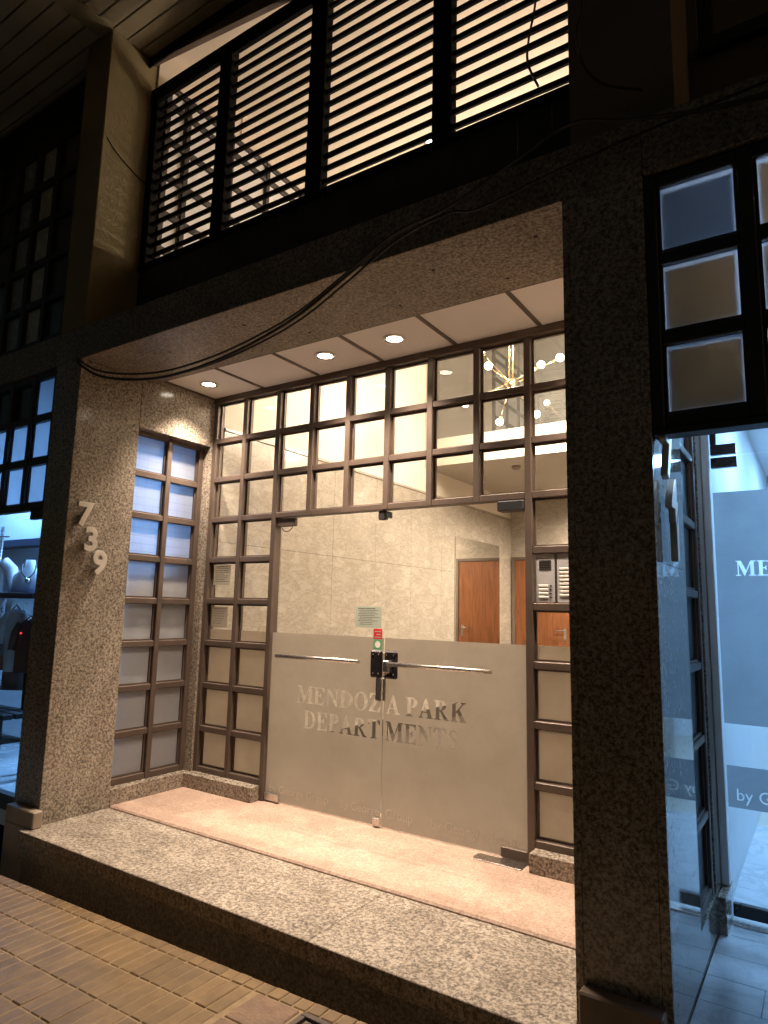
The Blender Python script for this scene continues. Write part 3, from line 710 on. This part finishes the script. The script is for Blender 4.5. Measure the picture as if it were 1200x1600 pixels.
box('lobby_floor', -0.19, XRW, 0.3005, YB, -0.1, 0.0, plain('dark_lobby_floor', (0.085, 0.07, 0.058), 0.3, 0, 0.25, 4), lob)
box('skirting', XW+0.0005, XW+0.012, 0.31, YB-0.05, 0.001, 0.17, plain('dark_skirting', (0.07, 0.055, 0.045), 0.35, 0, 0.2), lob, 0.002)
box('mezzanine_slab', XW-0.003, XRW, YM, YB+0.1, 3.14, 3.30, m_greyp, lob)
box('mezzanine_fascia', XW-0.003, XRW, YM-0.012, YM-0.0005, 3.138, 3.485, m_cream, lob)
box('mezzanine_upstand', XW-0.003, XRW, YM, YM+0.1, 3.301, 3.484, m_cream, lob)
box('mezzanine_return', XW-0.003, 0.135, YM-0.010, YM+0.1, 3.486, ZCE, m_cream, lob)
box('lobby_ceiling', -0.19, XRW, -0.78, YB+0.1, ZCE, ZCE+0.1, m_cream, lob)
box('over_door_wall', 0.003, XR-0.003, 0.002, 0.10, ZC+0.001, 3.60, m_cream, lob)
box('ledge', -0.19, XR+0.2, -0.70, 0.10, 3.601, 3.70, m_cream, lob)
box('upper_right_wall', XR+0.21, XRW+0.04, -0.78, 0.10, 3.3, ZCE, m_cream, lob)
mz = empty('mezzanine_glazing', 'dark tinted glass wall above the lobby fascia reflecting the entrance grid', 'glazing')
xs = [0.137, 1.28, 2.42, XRW-0.005]
for a, b_ in zip(xs, xs[1:]): box('pane', a, b_-0.004, YM, YM+0.01, 3.488, ZCE-0.001, m_tint, mz)
# mirror on the marble wall
mi = empty('wall_mirror', 'frameless mirror on the marble lobby wall reflecting the wooden door', 'mirror')
box('glass', XW+0.001, XW+0.008, 4.28, 5.72, 0.18, 2.352, m_mirr, mi, 0.002)
box('edge_trim', XW+0.0005, XW+0.010, 4.268, 4.2795, 0.175, 2.362, m_steel, mi)
# wooden doors
def wood_door(x0, x1, hx, label):
    d = empty('wooden_door', label, 'door')
    box('leaf', x0, x1, YB-0.035, YB-0.002, 0.005, 2.165, m_wood, d, 0.003)
    for a in ((x0-0.05, x0-0.002), (x1+0.002, x1+0.05)): box('jamb', a[0], a[1], YB-0.045, YB-0.0025, 0.002, 2.215, m_dstucco, d, 0.003)
    box('head', x0-0.0015, x1+0.0015, YB-0.045, YB-0.0025, 2.167, 2.215, m_dstucco, d, 0.003)
    p = box('handle_plate', hx-0.022, hx+0.022, YB-0.042, YB-0.0355, 0.96, 1.14, m_steel, d, 0.002)
    tube('lever', [(hx, YB-0.042, 1.10), (hx, YB-0.085, 1.10), (hx-0.02, YB-0.09, 1.10), (hx-0.13, YB-0.09, 1.10)], 0.009, m_steel, d, 8)
    return d
wood_door(0.085, 0.945, 0.875, 'reddish wooden lobby door at the back with a steel lever handle')
# smoke detector under the mezzanine
sd = empty('smoke_detector', 'small round ceiling sensor under the lobby mezzanine', 'sensor')
lathe('housing', [(0.055, 0), (0.055, -0.025), (0.035, -0.045)], (1.05, 3.9, 3.1395), m_base, sd, 20)
# chandelier
CH = Vector((1.582, 2.453, 3.665))
ch = empty('chandelier', 'brass sputnik chandelier with glowing globe bulbs hanging in the lobby', 'chandelier')
lathe('hub', [(0.02, -0.05), (0.05, -0.03), (0.058, 0), (0.05, 0.03), (0.02, 0.05)], CH, m_gold, ch, 20)
tube('rod', [(CH.x+0.03, CH.y, CH.z+0.04), (CH.x+0.03, CH.y, ZCE)], 0.009, m_gold, ch)
tube('rod', [(CH.x-0.02, CH.y+0.03, CH.z+0.04), (CH.x-0.02, CH.y+0.03, ZCE)], 0.006, m_gold, ch)
tips = [(-0.29, 0.0, 0.36), (0.45, 0.05, 0.17), (-0.10, -0.25, 0.10), (0.22, 0.20, 0.20), (-0.42, 0.15, -0.02), (0.30, -0.28, -0.10), (-0.20, 0.22, -0.28), (0.12, 0.34, -0.22), (-0.34, -0.22, -0.20)]
for i, t in enumerate(tips):
    t = Vector(t)*1.12; e = CH+t
    arm = tube('arm', [CH+t.normalized()*0.04, CH+t*0.90], 0.0055, m_gold, ch, 8)
    tube('socket', [CH+t*0.86, CH+t*0.965], 0.014, m_gold, arm, 10)
    bm = bmesh.new(); bmesh.ops.create_uvsphere(bm, u_segments=16, v_segments=10, radius=0.038, matrix=Matrix.Translation(e)); mk('bulb', bm, m_bulb, ch, True)
    if i in (1, 3, 5, 7): lamp('glow', 'POINT', e-t.normalized()*0.0, P_BULB, WARM, ch, shadow_soft_size=0.055)
# lobby ceiling lights below the mezzanine, plus an unseen fill light added in the tall part
def cl(x, y, z, pw, label, cone=165):
    d = empty('ceiling_light', label, 'ceiling light', 'lobby ceiling lights')
    lathe('ring', [(0.085, 0), (0.085, -0.012), (0.065, -0.014)], (x, y, z), m_chrome, d, 24)
    lathe('lens', [(0.060, -0.0142), (0.060, -0.017), (0.02, -0.019)], (x, y, z), m_lens, d, 20)
    lamp('lamp', 'SPOT', (x, y, z-0.03), pw, WARM, d, spot_size=math.radians(cone), spot_blend=0.8, shadow_soft_size=0.06)
cl(1.8, 4.4, 3.1395, P_GALLERY*4, 'round ceiling light under the front of the lobby mezzanine')
cl(1.8, 5.5, 3.1395, P_GALLERY*3, 'round ceiling light under the back of the lobby mezzanine')
cl(1.3, 1.3, ZCE-0.0005, P_GALLERY*8, 'unseen round ceiling light added to fill the tall part of the lobby', 84)

# ---- upper storey: louvre screen, metal apron, gallery window
YL = -0.80
lv = empty('louvre_screen', 'dark horizontal louvre screen in four bays, glowing warm from behind', 'louvre screen')
LP = [(0.003, 0.075), (0.768, 0.884), (1.615, 1.738), (2.508, 2.622), (3.27, 3.345)]
for a, b_ in LP: box('post', a, b_, YL-0.02, YL+0.05, 3.84, 5.30, m_louv, lv, 0.003)
bm = bmesh.new(); bm_box(bm, -0.5, 0.5, -0.011, 0.011, -0.0145, 0.0145, 0.002); me_s = bpy.data.meshes.new('slat')
bm.to_mesh(me_s); bm.free(); me_s.materials.append(m_louv)
for (a, b_), (c, d_) in zip(LP, LP[1:]):
    z = 3.908
    while z < 5.16:
        o = bpy.data.objects.new('slat', me_s); COL.objects.link(o); o.parent = lv
        o.location = ((b_+c)/2, YL+0.015, z); o.scale = (c-b_-0.001, 1, 1); o.location.z += random.uniform(-.004, .004); o.rotation_euler = (random.uniform(-.15, .15), random.uniform(-.006, .006), 0); z += 0.0872
box('bottom_rail', 0.003, 3.345, YL-0.03, YL+0.06, 3.80, 3.8395, m_louv, lv, 0.003)
box('top_rail', 0.003, 3.345, YL-0.03, YL+0.005, 5.185, 5.30, m_louv, lv, 0.003)
ap = empty('metal_apron', 'dark ribbed sheet metal panel below the louvre screen', 'panel')
for i in range(19): box('rib_sheet', 0.003+0.176*i, 0.003+0.176*(i+1)-0.004, YL-0.012, YL+0.02, 3.20, 3.799, m_sheet, ap, 0.002)
fas = empty('fascia_board', 'dark sloping fascia board above the louvre screen', 'fascia')
bm = bmesh.new()
q = [(0.003, 5.515), (3.60, 5.00), (3.60, 5.80), (0.003, 5.80)]
f_ = [bm.verts.new((x, YL-0.06, z)) for x, z in q]; r_ = [bm.verts.new((x, YL-0.02, z)) for x, z in q]
bm.faces.new(f_); bm.faces.new(r_[::-1])
for i in range(4): bm.faces.new((f_[i], r_[i], r_[(i+1) % 4], f_[(i+1) % 4]))
mk('board', bm, m_dstucco, fas)
box('trim', 0.003, 3.6, YL-0.075, YL-0.061, 5.47, 5.549, m_louv, fas)
gw = empty('gallery_window', 'gridded inner window on the side wall seen through the louvres', 'window')
grid(gw, 'Y', [-0.70, -0.50, -0.03, 0.42, 0.90, 1.40], [3.74, 4.04, 4.34, 4.65, 4.96, 5.27, 5.42], 0.045, 0.06, 0.05, m_dframe, m_white, 0.03)
up_l = box('gallery_wall', -0.19, 0.002, -0.775, 0.1, 3.705, ZCE-0.001, m_cream, None); tag(up_l, kind='structure')

# upper pillars and overhang
up = empty('upper_pillar', 'yellowish rendered pillar rising above the 739 wall to the planked overhang', 'pillar')
box('shaft', -0.30, 0.0, YF, -0.795, 3.236, 5.55, m_stucco, up, 0.006)
up2 = empty('upper_pillar', 'dark brown rendered pier above the dark granite pillar with hanging cables', 'pillar')
box('shaft', XR+0.02, PR+0.12, YF+0.06, -0.70, 3.236, 6.5, m_dstucco, up2, 0.004)
ov = empty('planked_overhang', 'planked soffit of the upper storey overhang', 'soffit')
pw = 0.118
for sgn, (xa, xb) in enumerate(((-5.0, -0.16), (0.0, 4.2))):
    for i in range(20):
        y1 = -0.84 - pw*i
        box('plank', xa, xb, y1-pw+0.010, y1, 5.552, 5.575, m_plank if sgn else m_plank, ov, 0.003)
box('backing', -5.0, 4.2, -3.3, -0.80, 5.60, 5.70, m_dframe, ov)
box('cross_beam', -0.158, -0.002, -3.2, -0.80, 5.545, 5.599, m_stucco, ov, 0.004)

# wall above unit 741
rw = empty('upper_wall', 'dark rendered wall with a dim window above the number 741 entrance', 'wall')
RX = PR+0.121
box('render', RX, 7.0, -0.72, -0.60, 3.236, 3.78, m_dstucco, rw)
box('render_side', RX, RX+0.04, -0.72, -0.60, 3.781, 6.5, m_dstucco, rw)
box('window_sill', RX+0.045, 7.0, -0.76, -0.60, 3.781, 3.84, m_dframe, rw)
box('window_pane', RX+0.10, 7.0, -0.66, -0.65, 3.841, 6.5, plain('dim_pane', (0.20, 0.17, 0.10), 0.3), rw)
box('window_jamb', RX+0.041, RX+0.099, -0.70, -0.61, 3.841, 6.5, m_dframe, rw)

# upper neighbour windows (dark grid, left)
nw = empty('upper_shop_window', 'dark gridded upper window of the shop left of the rendered pillar', 'window')
def nb_pane(i, j): return m_np[(i*7+j*3) % 3]
m_np2 = plain('unlit_pane', (0.02, 0.02, 0.022), 0.2)
m_np = [plain('dim_pane_a', (0.55, 0.55, 0.48), 0.25), plain('dim_pane_b', (0.10, 0.10, 0.10), 0.2), plain('dim_pane_c', (0.30, 0.31, 0.31), 0.25)]
grid(nw, 'X', [-1.94+0.30*i for i in range(6)], [3.30+0.345*i for i in range(6)], 0.055, -1.11, 0.06, m_dframe, pane_at=0.035, pane_fn=nb_pane)
box('blind_wall', -2.6, -0.44, -1.04, -1.0, 3.236, 5.5, m_dframe, nw)
box('apron', -2.6, -0.41, -1.12, -1.045, 3.236, 3.271, m_dframe, nw)
tag(box('upper_shop_wall', -5.0, -0.302, -1.0, -0.9, 5.05, 5.55, m_dstucco, None), 'dark rendered strip above the upper shop window', 'wall')

# ================================================================== SHOP ON THE LEFT
shop = empty('shop_room', kind='structure')
m_shopw = plain('shop_wall', (0.62, 0.66, 0.70), 0.7, 0, 0.05)
box('floor', -5.0, -0.302, -1.16, 3.0, -0.10, -0.003, plain('shop_floor', (0.45, 0.47, 0.49), 0.25, 0, 0.12, 2), shop)
box('ceiling', -5.0, -0.302, -1.16, 3.0, 3.05, 3.12, m_shopw, shop)
box('back_wall', -5.0, -0.202, 3.0, 3.1, -0.1, 3.12, m_shopw, shop)
box('far_wall', -5.1, -5.0, -1.16, 3.1, -0.1, 3.12, m_shopw, shop)
box('partition', -0.32, -0.201, 0.101, 2.999, -0.1, 3.05, m_shopw, shop)
box('display_back', -5.0, -1.62, -0.05, 0.0, 0.0, 3.049, m_shopw, shop)
sg = empty('shop_window', 'shopfront with blue frosted upper panes in dark frames left of the granite wall', 'shopfront')
SU = [-0.318-0.30*i for i in range(0, 8)][::-1]
def shp(i, j):
    return m_np2 if (i == len(SU)-3 and j == 2) or (i == len(SU)-4 and j == 2) else m_frost
grid(sg, 'X', SU, [2.010, 2.335, 2.652, 2.972], 0.048, YF+0.012, 0.06, m_dframe, pane_at=0.035, pane_fn=shp, wz=0.052)
box('display_glass', SU[0], -0.304, YF+0.045, YF+0.055, 0.10, 1.98, m_glass2, sg)
box('bottom_frame', SU[0], -0.304, YF+0.02, YF+0.075, 0.0, 0.095, m_dframe, sg)
box('roller_bracket', -0.46, -0.305, YF+0.0, YF+0.04, 1.915, 1.983, m_dframe, sg, 0.004)
for x, y, pw_ in ((-1.0, -0.85, 3.0), (-2.6, -0.7, 1.5), (-0.9, 0.9, 1.25)):
    d = empty('shop_light', 'cool white ceiling light panel inside the shop at '+('the far end' if x < -2 else 'the window' if y < 0 else 'the partition'), 'ceiling light')
    box('diffuser', x-0.3, x+0.3, y-0.12, y+0.12, 3.03, 3.049, m_led, d)
    l = lamp('lamp', 'AREA', (x, y, 3.02), P_SHOP*pw_, COOL, d, size=0.55)
# shop goods
sh = empty('wall_shelf', 'dark shelf carrying the necklace bust in the shop window', 'shelf')
box('board', -2.4, -1.12, -0.76, -0.45, 1.375, 1.420, m_shoe, sh, 0.003)
box('upright', -1.12, -1.08, -0.74, -0.50, 0.0, 1.95, m_shoe, sh, 0.003)
box('top_board', -3.6, -1.63, -0.22, -0.06, 1.885, 1.955, m_shoe, sh, 0.003)
bu = empty('necklace_bust', 'pale jewellery bust with a dark bead necklace and pendant on the shop shelf', 'bust')
bm = bmesh.new()
prof = [(0.13, 0.03, 0), (0.12, 0.05, 0.05), (0.125, 0.06, 0.10), (0.115, 0.055, 0.15), (0.075, 0.045, 0.19), (0.042, 0.036, 0.22), (0.036, 0.034, 0.28)]
rings = [[bm.verts.new((-1.37+a*math.cos(2*math.pi*k/18), -0.62+b_*math.sin(2*math.pi*k/18)+0.04*z/0.28, 1.421+z)) for k in range(18)] for a, b_, z in prof]
for a, c in zip(rings, rings[1:]):
    for k in range(18): bm.faces.new((a[k], a[(k+1) % 18], c[(k+1) % 18], c[k]))
bm.faces.new(rings[0][::-1]); bm.faces.new(rings[-1]); mk('form', bm, m_bust, bu, True)
nk = tube('necklace', spline([(-1.42, -0.632, 1.66), (-1.415, -0.672, 1.60), (-1.385, -0.688, 1.555), (-1.365, -0.69, 1.545), (-1.345, -0.688, 1.555), (-1.318, -0.672, 1.60), (-1.318, -0.632, 1.66)], 6), 0.006, m_black, bu, 8)
bm = bmesh.new(); bmesh.ops.create_uvsphere(bm, u_segments=12, v_segments=8, radius=0.022, matrix=Matrix.Translation((-1.365, -0.692, 1.525))); mk('pendant', bm, m_chrome, nk, True)
def face_street(e, cx, y, deg, dx=0.0):
    e.matrix_world = Matrix.Translation((cx+dx, y, 0)) @ Matrix.Rotation(math.radians(deg), 4, 'Z') @ Matrix.Translation((-cx, -y, 0))
face_street(bu, -1.37, -0.62, 52, -0.09)
def garment(name, cx, y, zt, w, h, th, m, label, cat, sleeves=True, flare=1.15, seed=1):
    e = empty(name, label, cat); rr = random.Random(seed); bm = bmesh.new()
    NZ, NK = 10, 20; rings = []
    for i in range(NZ+1):
        t = i/NZ; ww = (w*0.22+(w*0.5-w*0.22)*min(1, t/0.10))*(1 + (flare-1)*t) if t < 0.1 else w*0.5*(0.92+(flare-0.92)*t)
        ring = []
        for k in range(NK):
            a = 2*math.pi*k/NK; fold = 1+0.16*math.sin(5*a+seed+2*t)*t
            ring.append(bm.verts.new((cx+ww*math.cos(a), y+th*fold*math.sin(a)*(0.5+0.5*min(1, t*5)), zt-h*t)))
        rings.append(ring)
    for a, c in zip(rings, rings[1:]):
        for k in range(NK): bm.faces.new((a[k], a[(k+1) % NK], c[(k+1) % NK], c[k]))
    bm.faces.new(rings[0]); bm.faces.new(rings[-1][::-1]); mk('cloth', bm, m, e, True)
    if sleeves:
        for s in (-1, 1):
            tube('sleeve', [(cx+s*w*0.36, y, zt-0.03), (cx+s*w*0.52, y, zt-0.10), (cx+s*w*0.60, y-0.01, zt-0.24), (cx+s*w*0.62, y-0.01, zt-h*0.55)], [th*0.8, th*0.9, th*0.8, th*0.65], m, e, 10)
    tube('hanger', [(cx-w*0.3, y, zt-0.02), (cx, y, zt+0.035), (cx+w*0.3, y, zt-0.02)], 0.006, m_dark, e, 6)
    tube('hook', [(cx, y, zt+0.03), (cx, y, zt+0.08), (cx+0.015, y, zt+0.10), (cx+0.03, y, zt+0.085)], 0.004, m_steel, e, 6)
    face_street(e, cx, y, 40, -0.06)
    return e
ts = garment('hanging_shirt', -1.84, -0.78, 1.72, 0.44, 0.64, 0.06, m_shirt, 'white long shirt with dark lettering hanging in the shop window', 'shirt', True, 1.05, 2)
me = text_mesh('moment', 0.075); o = bpy.data.objects.new('print', me); COL.objects.link(o); me.materials.clear(); me.materials.append(m_ink); o.parent = ts
o.matrix_local = Matrix(((1, 0, 0, -1.86), (0, 0, -1, -0.862), (0, 1, 0, 1.26), (0, 0, 0, 1)))
box('hem_line', -1.98, -1.62, -0.8635, -0.8625, 1.225, 1.231, m_ink, ts)
st = empty('display_stand', 'thin metal stand with a cross bar behind the white shirt', 'stand')
tube('pole', [(-1.80, -0.70, 0.0), (-1.80, -0.70, 1.99)], 0.014, m_steel, st, 10); tube('cross_bar', [(-1.92, -0.70, 1.90), (-1.68, -0.70, 1.90)], 0.008, m_steel, st, 8)
garment('hanging_dress', -1.385, -0.70, 1.285, 0.16, 0.50, 0.035, m_dress, 'pale blue dress hanging under the shop shelf', 'dress', True, 0.7, 4)
garment('hanging_jacket', -1.26, -0.64, 1.20, 0.20, 0.42, 0.04, m_leather, 'dark brown jacket hanging beside the pale dress', 'jacket', True, 1.0, 5)
garment('hanging_coat', -1.50, -0.58, 1.24, 0.22, 0.62, 0.04, m_taupe, 'taupe coat hanging behind the pale dress', 'coat', True, 1.1, 6)
garment('hanging_skirt', -1.66, -0.68, 1.12, 0.20, 0.34, 0.05, m_rust, 'rust coloured skirt hanging below the white shirt', 'skirt', False, 1.3, 7)
garment('hanging_trousers', -1.31, -0.56, 0.90, 0.14, 0.42, 0.04, m_dark, 'black trousers hanging lowest on the shop rail', 'trousers', False, 0.8, 8)
tag(box('price_card', -1.50, -1.40, -0.765, -0.762, 1.265, 1.345, m_paper, None), 'small white card pinned below the necklace shelf', 'card')
bn = empty('low_bench', 'low black slatted bench on the shop floor', 'bench')
for i in range(3): box('slat', -2.6, -1.20, -0.85+0.10*i, -0.77+0.10*i, 0.44, 0.48, m_dark, bn, 0.004)
for x in (-2.5, -1.28):
    for y in (-0.83, -0.60): box('leg', x-0.02, x+0.02, y-0.02, y+0.02, -0.002, 0.4395, m_dark, bn, 0.003)
box('lower_shelf', -2.47, -1.31, -0.82, -0.62, 0.24, 0.27, m_dark, bn, 0.004)
tag(box('alarm_light', -1.165, -1.158, -0.80, -0.79, 1.098, 1.110, m_redled, None), 'tiny red indicator light among the shop clothes', 'indicator')

# ================================================================== UNIT 741 ON THE RIGHT
rm = empty('unit_room', kind='structure')
m_rw = plain('room_wall_paint', (0.72, 0.74, 0.76), 0.6, 0, 0.04)
XE = 7.0
box('room_left_wall', 3.632, 3.645, 0.102, 5.0, -0.1, 2.95, m_rw, rm)
box('room_back_wall', 3.646, XE, 5.0, 5.1, -0.1, 2.95, m_rw, rm)
box('room_right_wall', XE, XE+0.1, -1.18, 5.1, -0.1, 2.999, m_rw, rm)
box('room_ceiling', 3.646, XE, 0.03, 5.0, 2.951, 2.999, m_rw, rm)
box('porch_head', PR+0.002, XE, -1.10, 0.029, 2.975, 2.9995, m_rw, rm)
box('counter', 4.3, XE, 2.2, 2.6, -0.02, 1.0, m_greyp, rm, 0.004)
# floor tiles
fl = empty('unit_floor', kind='structure')
box('screed', PR+0.001, XE, -1.185, 5.0, -0.30, -0.0262, m_greyp, fl)
tw, td = 0.60, 0.205
for r in range(14):
    y0_ = -1.183+td*r; off = (r % 3)*0.2
    x = PR+0.003-off
    while x < 5.2:
        a, b_ = max(x, PR+0.003), x+tw
        if b_-a > 0.03: box('floor_tile', a+0.001, b_-0.001, y0_+0.001, y0_+td-0.001, -0.026, -0.020, m_wtile, fl, 0.0008)
        x += tw
# glass door 741
d7 = empty('glass_door', 'frosted glass door of number 741 with blue light inside', 'door')
X7 = 3.676
box('glass_leaf', X7+0.006, 4.62, 0.0, 0.010, 0.004, 2.144, m_glass2, d7)
o7, i7 = serif('MENDOZA PARK', 3.768, 4.57, 1.552, 0.072)
cut_sheet('frosted_film', (X7+0.008, 4.618, 0.855, 1.966), o7, i7, -0.0015, m_film7, d7)
o8, i8 = text_loops('by George Group', 3.722, 4.26, 0.512)
cut_sheet('frosted_film', (X7+0.008, 4.618, 0.478, 0.665), o8, i8, -0.0015, m_film7, d7)
box('patch_fitting', X7+0.007, 3.800, -0.012, 0.022, 2.090, 2.142, m_lock, d7, 0.003)
box('patch_fitting', X7+0.007, 3.830, -0.012, 0.022, 0.006, 0.060, m_lock, d7, 0.003)
t7 = empty('transom_glass', 'clear glass transom above the 741 door with a dark patch fitting', 'glass')
box('pane', X7+0.006, 4.9, 0.0, 0.010, 2.154, 2.90, m_glass2, t7)
box('patch_fitting', X7+0.007, 3.798, -0.012, 0.022, 2.156, 2.208, m_lock, t7, 0.003)
box('clamp_strip', X7+0.007, X7+0.035, -0.012, 0.022, 2.209, 2.899, m_lock, t7, 0.002)
box('sill_plate', X7+0.01, 4.6, -0.05, 0.03, -0.0195, -0.010, m_steel, d7, 0.002)
j7 = empty('aluminium_jamb', 'pale aluminium jamb at the left edge of the 741 door', 'jamb')
box('profile', 3.6425, X7, -0.03, 0.04, 0.135, 2.95, m_white, j7, 0.003)
box('granite_foot', 3.6425, X7+0.002, -0.185, 0.06, -0.0195, 0.134, m_gran, j7, 0.003)
# recessed side window of 741
s7 = empty('side_window', 'narrow recessed side window with dark panes beside the 741 door', 'window')
grid(s7, 'Y', [-0.600, -0.215], [0.165+0.322*i for i in range(8)]+[2.62], 0.034, PR-0.008, 0.038, m_frame, m_dframe, 0.030)
# papered grid above the door
g7 = empty('papered_window', 'gridded window with paper-covered panes above the 741 entrance', 'window')
GX = [3.660, 3.978, 4.296, 4.614, 4.932]; GZ7 = [2.035, 2.345, 2.655, 2.967]
grid(g7, 'X', GX, GZ7, 0.050, YF+0.012, 0.06, m_dframe, m_frost, 0.030, wz=0.050)
for i in range(4):
    for j in range(3):
        mm = m_greypaper if (i == 0 and j == 2) else m_kraft
        a, b_ = GX[i]+0.025, GX[i+1]-0.025; z0, z1 = GZ7[j]+0.025, GZ7[j+1]-0.025
        box('paper_sheet', a+0.014+random.uniform(0, .004), b_-0.016+random.uniform(-.004, .004), YF+0.049, YF+0.0495, z0+0.014, z1-0.016+random.uniform(-.004, .003), mm, g7)
box('bottom_lip', PR+0.002, 5.0, YF+0.006, YF+0.085, 1.985, 2.009, m_dframe, g7, 0.002)
for x, y, z, pw_, w_ in ((4.5, 1.3, 2.94, 1.0, 'near the door'), (4.6, 3.4, 2.94, 1.0, 'at the back'), (4.3, -0.45, 2.97, 0.0, 'unseen, added over the threshold to backlight the papered panes')):
    d = empty('unit_light', 'cool white ceiling light inside number 741, '+w_, 'ceiling light')
    box('diffuser', x-0.3, x+0.3, y-0.12, y+0.12, z-0.014, z, m_led, d)
    if pw_: lamp('lamp', 'AREA', (x, y, z-0.03), P_741*pw_, COOL7, d, size=0.5)
    else:  # added lamp, unseen, turned outwards to backlight the papered panes
        l = lamp('lamp', 'AREA', (x, y, z-0.05), P_741*0.8, (0.55, 0.72, 1.0), d, size=0.5, spread=math.radians(110))
        l.rotation_euler = (math.radians(-72), 0, 0)

# ================================================================== CABLES
def cable(pts, r, label):
    return tag(tube('cable', spline(pts, 8), r, m_cable, None, 6), label, 'cable')
base = [(0.03, -1.235, 2.955), (0.128, -1.26, 2.896), (0.334, -1.26, 2.792), (0.642, -1.26, 2.711), (1.008, -1.26, 2.664), (1.385, -1.26, 2.676), (1.72, -1.26, 2.727), (2.023, -1.26, 2.806), (2.298, -1.26, 2.929), (2.586, -1.26, 3.059), (2.851, -1.26, 3.096), (3.15, -1.26, 3.196), (3.406, -1.26, 3.269), (3.657, -1.26, 3.18), (4.066, -1.26, 3.09), (4.8, -1.26, 3.06)]
cable(base, 0.0085, 'thickest of the black cables sagging across the porch soffit')
cable([(x, y-0.012, z+0.020*math.sin(0.9+x*1.2)+0.012) for x, y, z in base], 0.006, 'thin black cable running just above the thickest sagging cable')
cable([(x, y+0.010, z-0.010+0.016*math.sin(2.0*x)) for x, y, z in base[1:11]]+[(3.0, -1.25, 3.05), (3.4, -1.23, 3.12), (3.9, -1.23, 3.16), (4.8, -1.23, 3.20)], 0.006, 'lowest of the cables sagging across the soffit, crossing under the others')
cable([(3.439, -1.20, 4.3), (3.439, -1.20, 3.844), (3.415, -1.20, 3.738), (3.433, -1.20, 3.581), (3.511, -1.20, 3.442), (3.66, -1.20, 3.345)], 0.006, 'loose black cable loop hanging down the brown pier')
cable([(3.13, -0.86, 4.8), (3.114, -0.86, 4.353), (3.078, -0.86, 4.156), (3.07, -0.86, 4.018), (3.121, -0.86, 3.864)], 0.006, 'black cable hanging in front of the louvre slats')
cable([(0.004, -1.16, 4.68), (0.006, -1.07, 4.61), (0.006, -0.94, 4.55), (0.006, -0.82, 4.51)], 0.004, 'short thin cable stapled across the rendered pillar side')
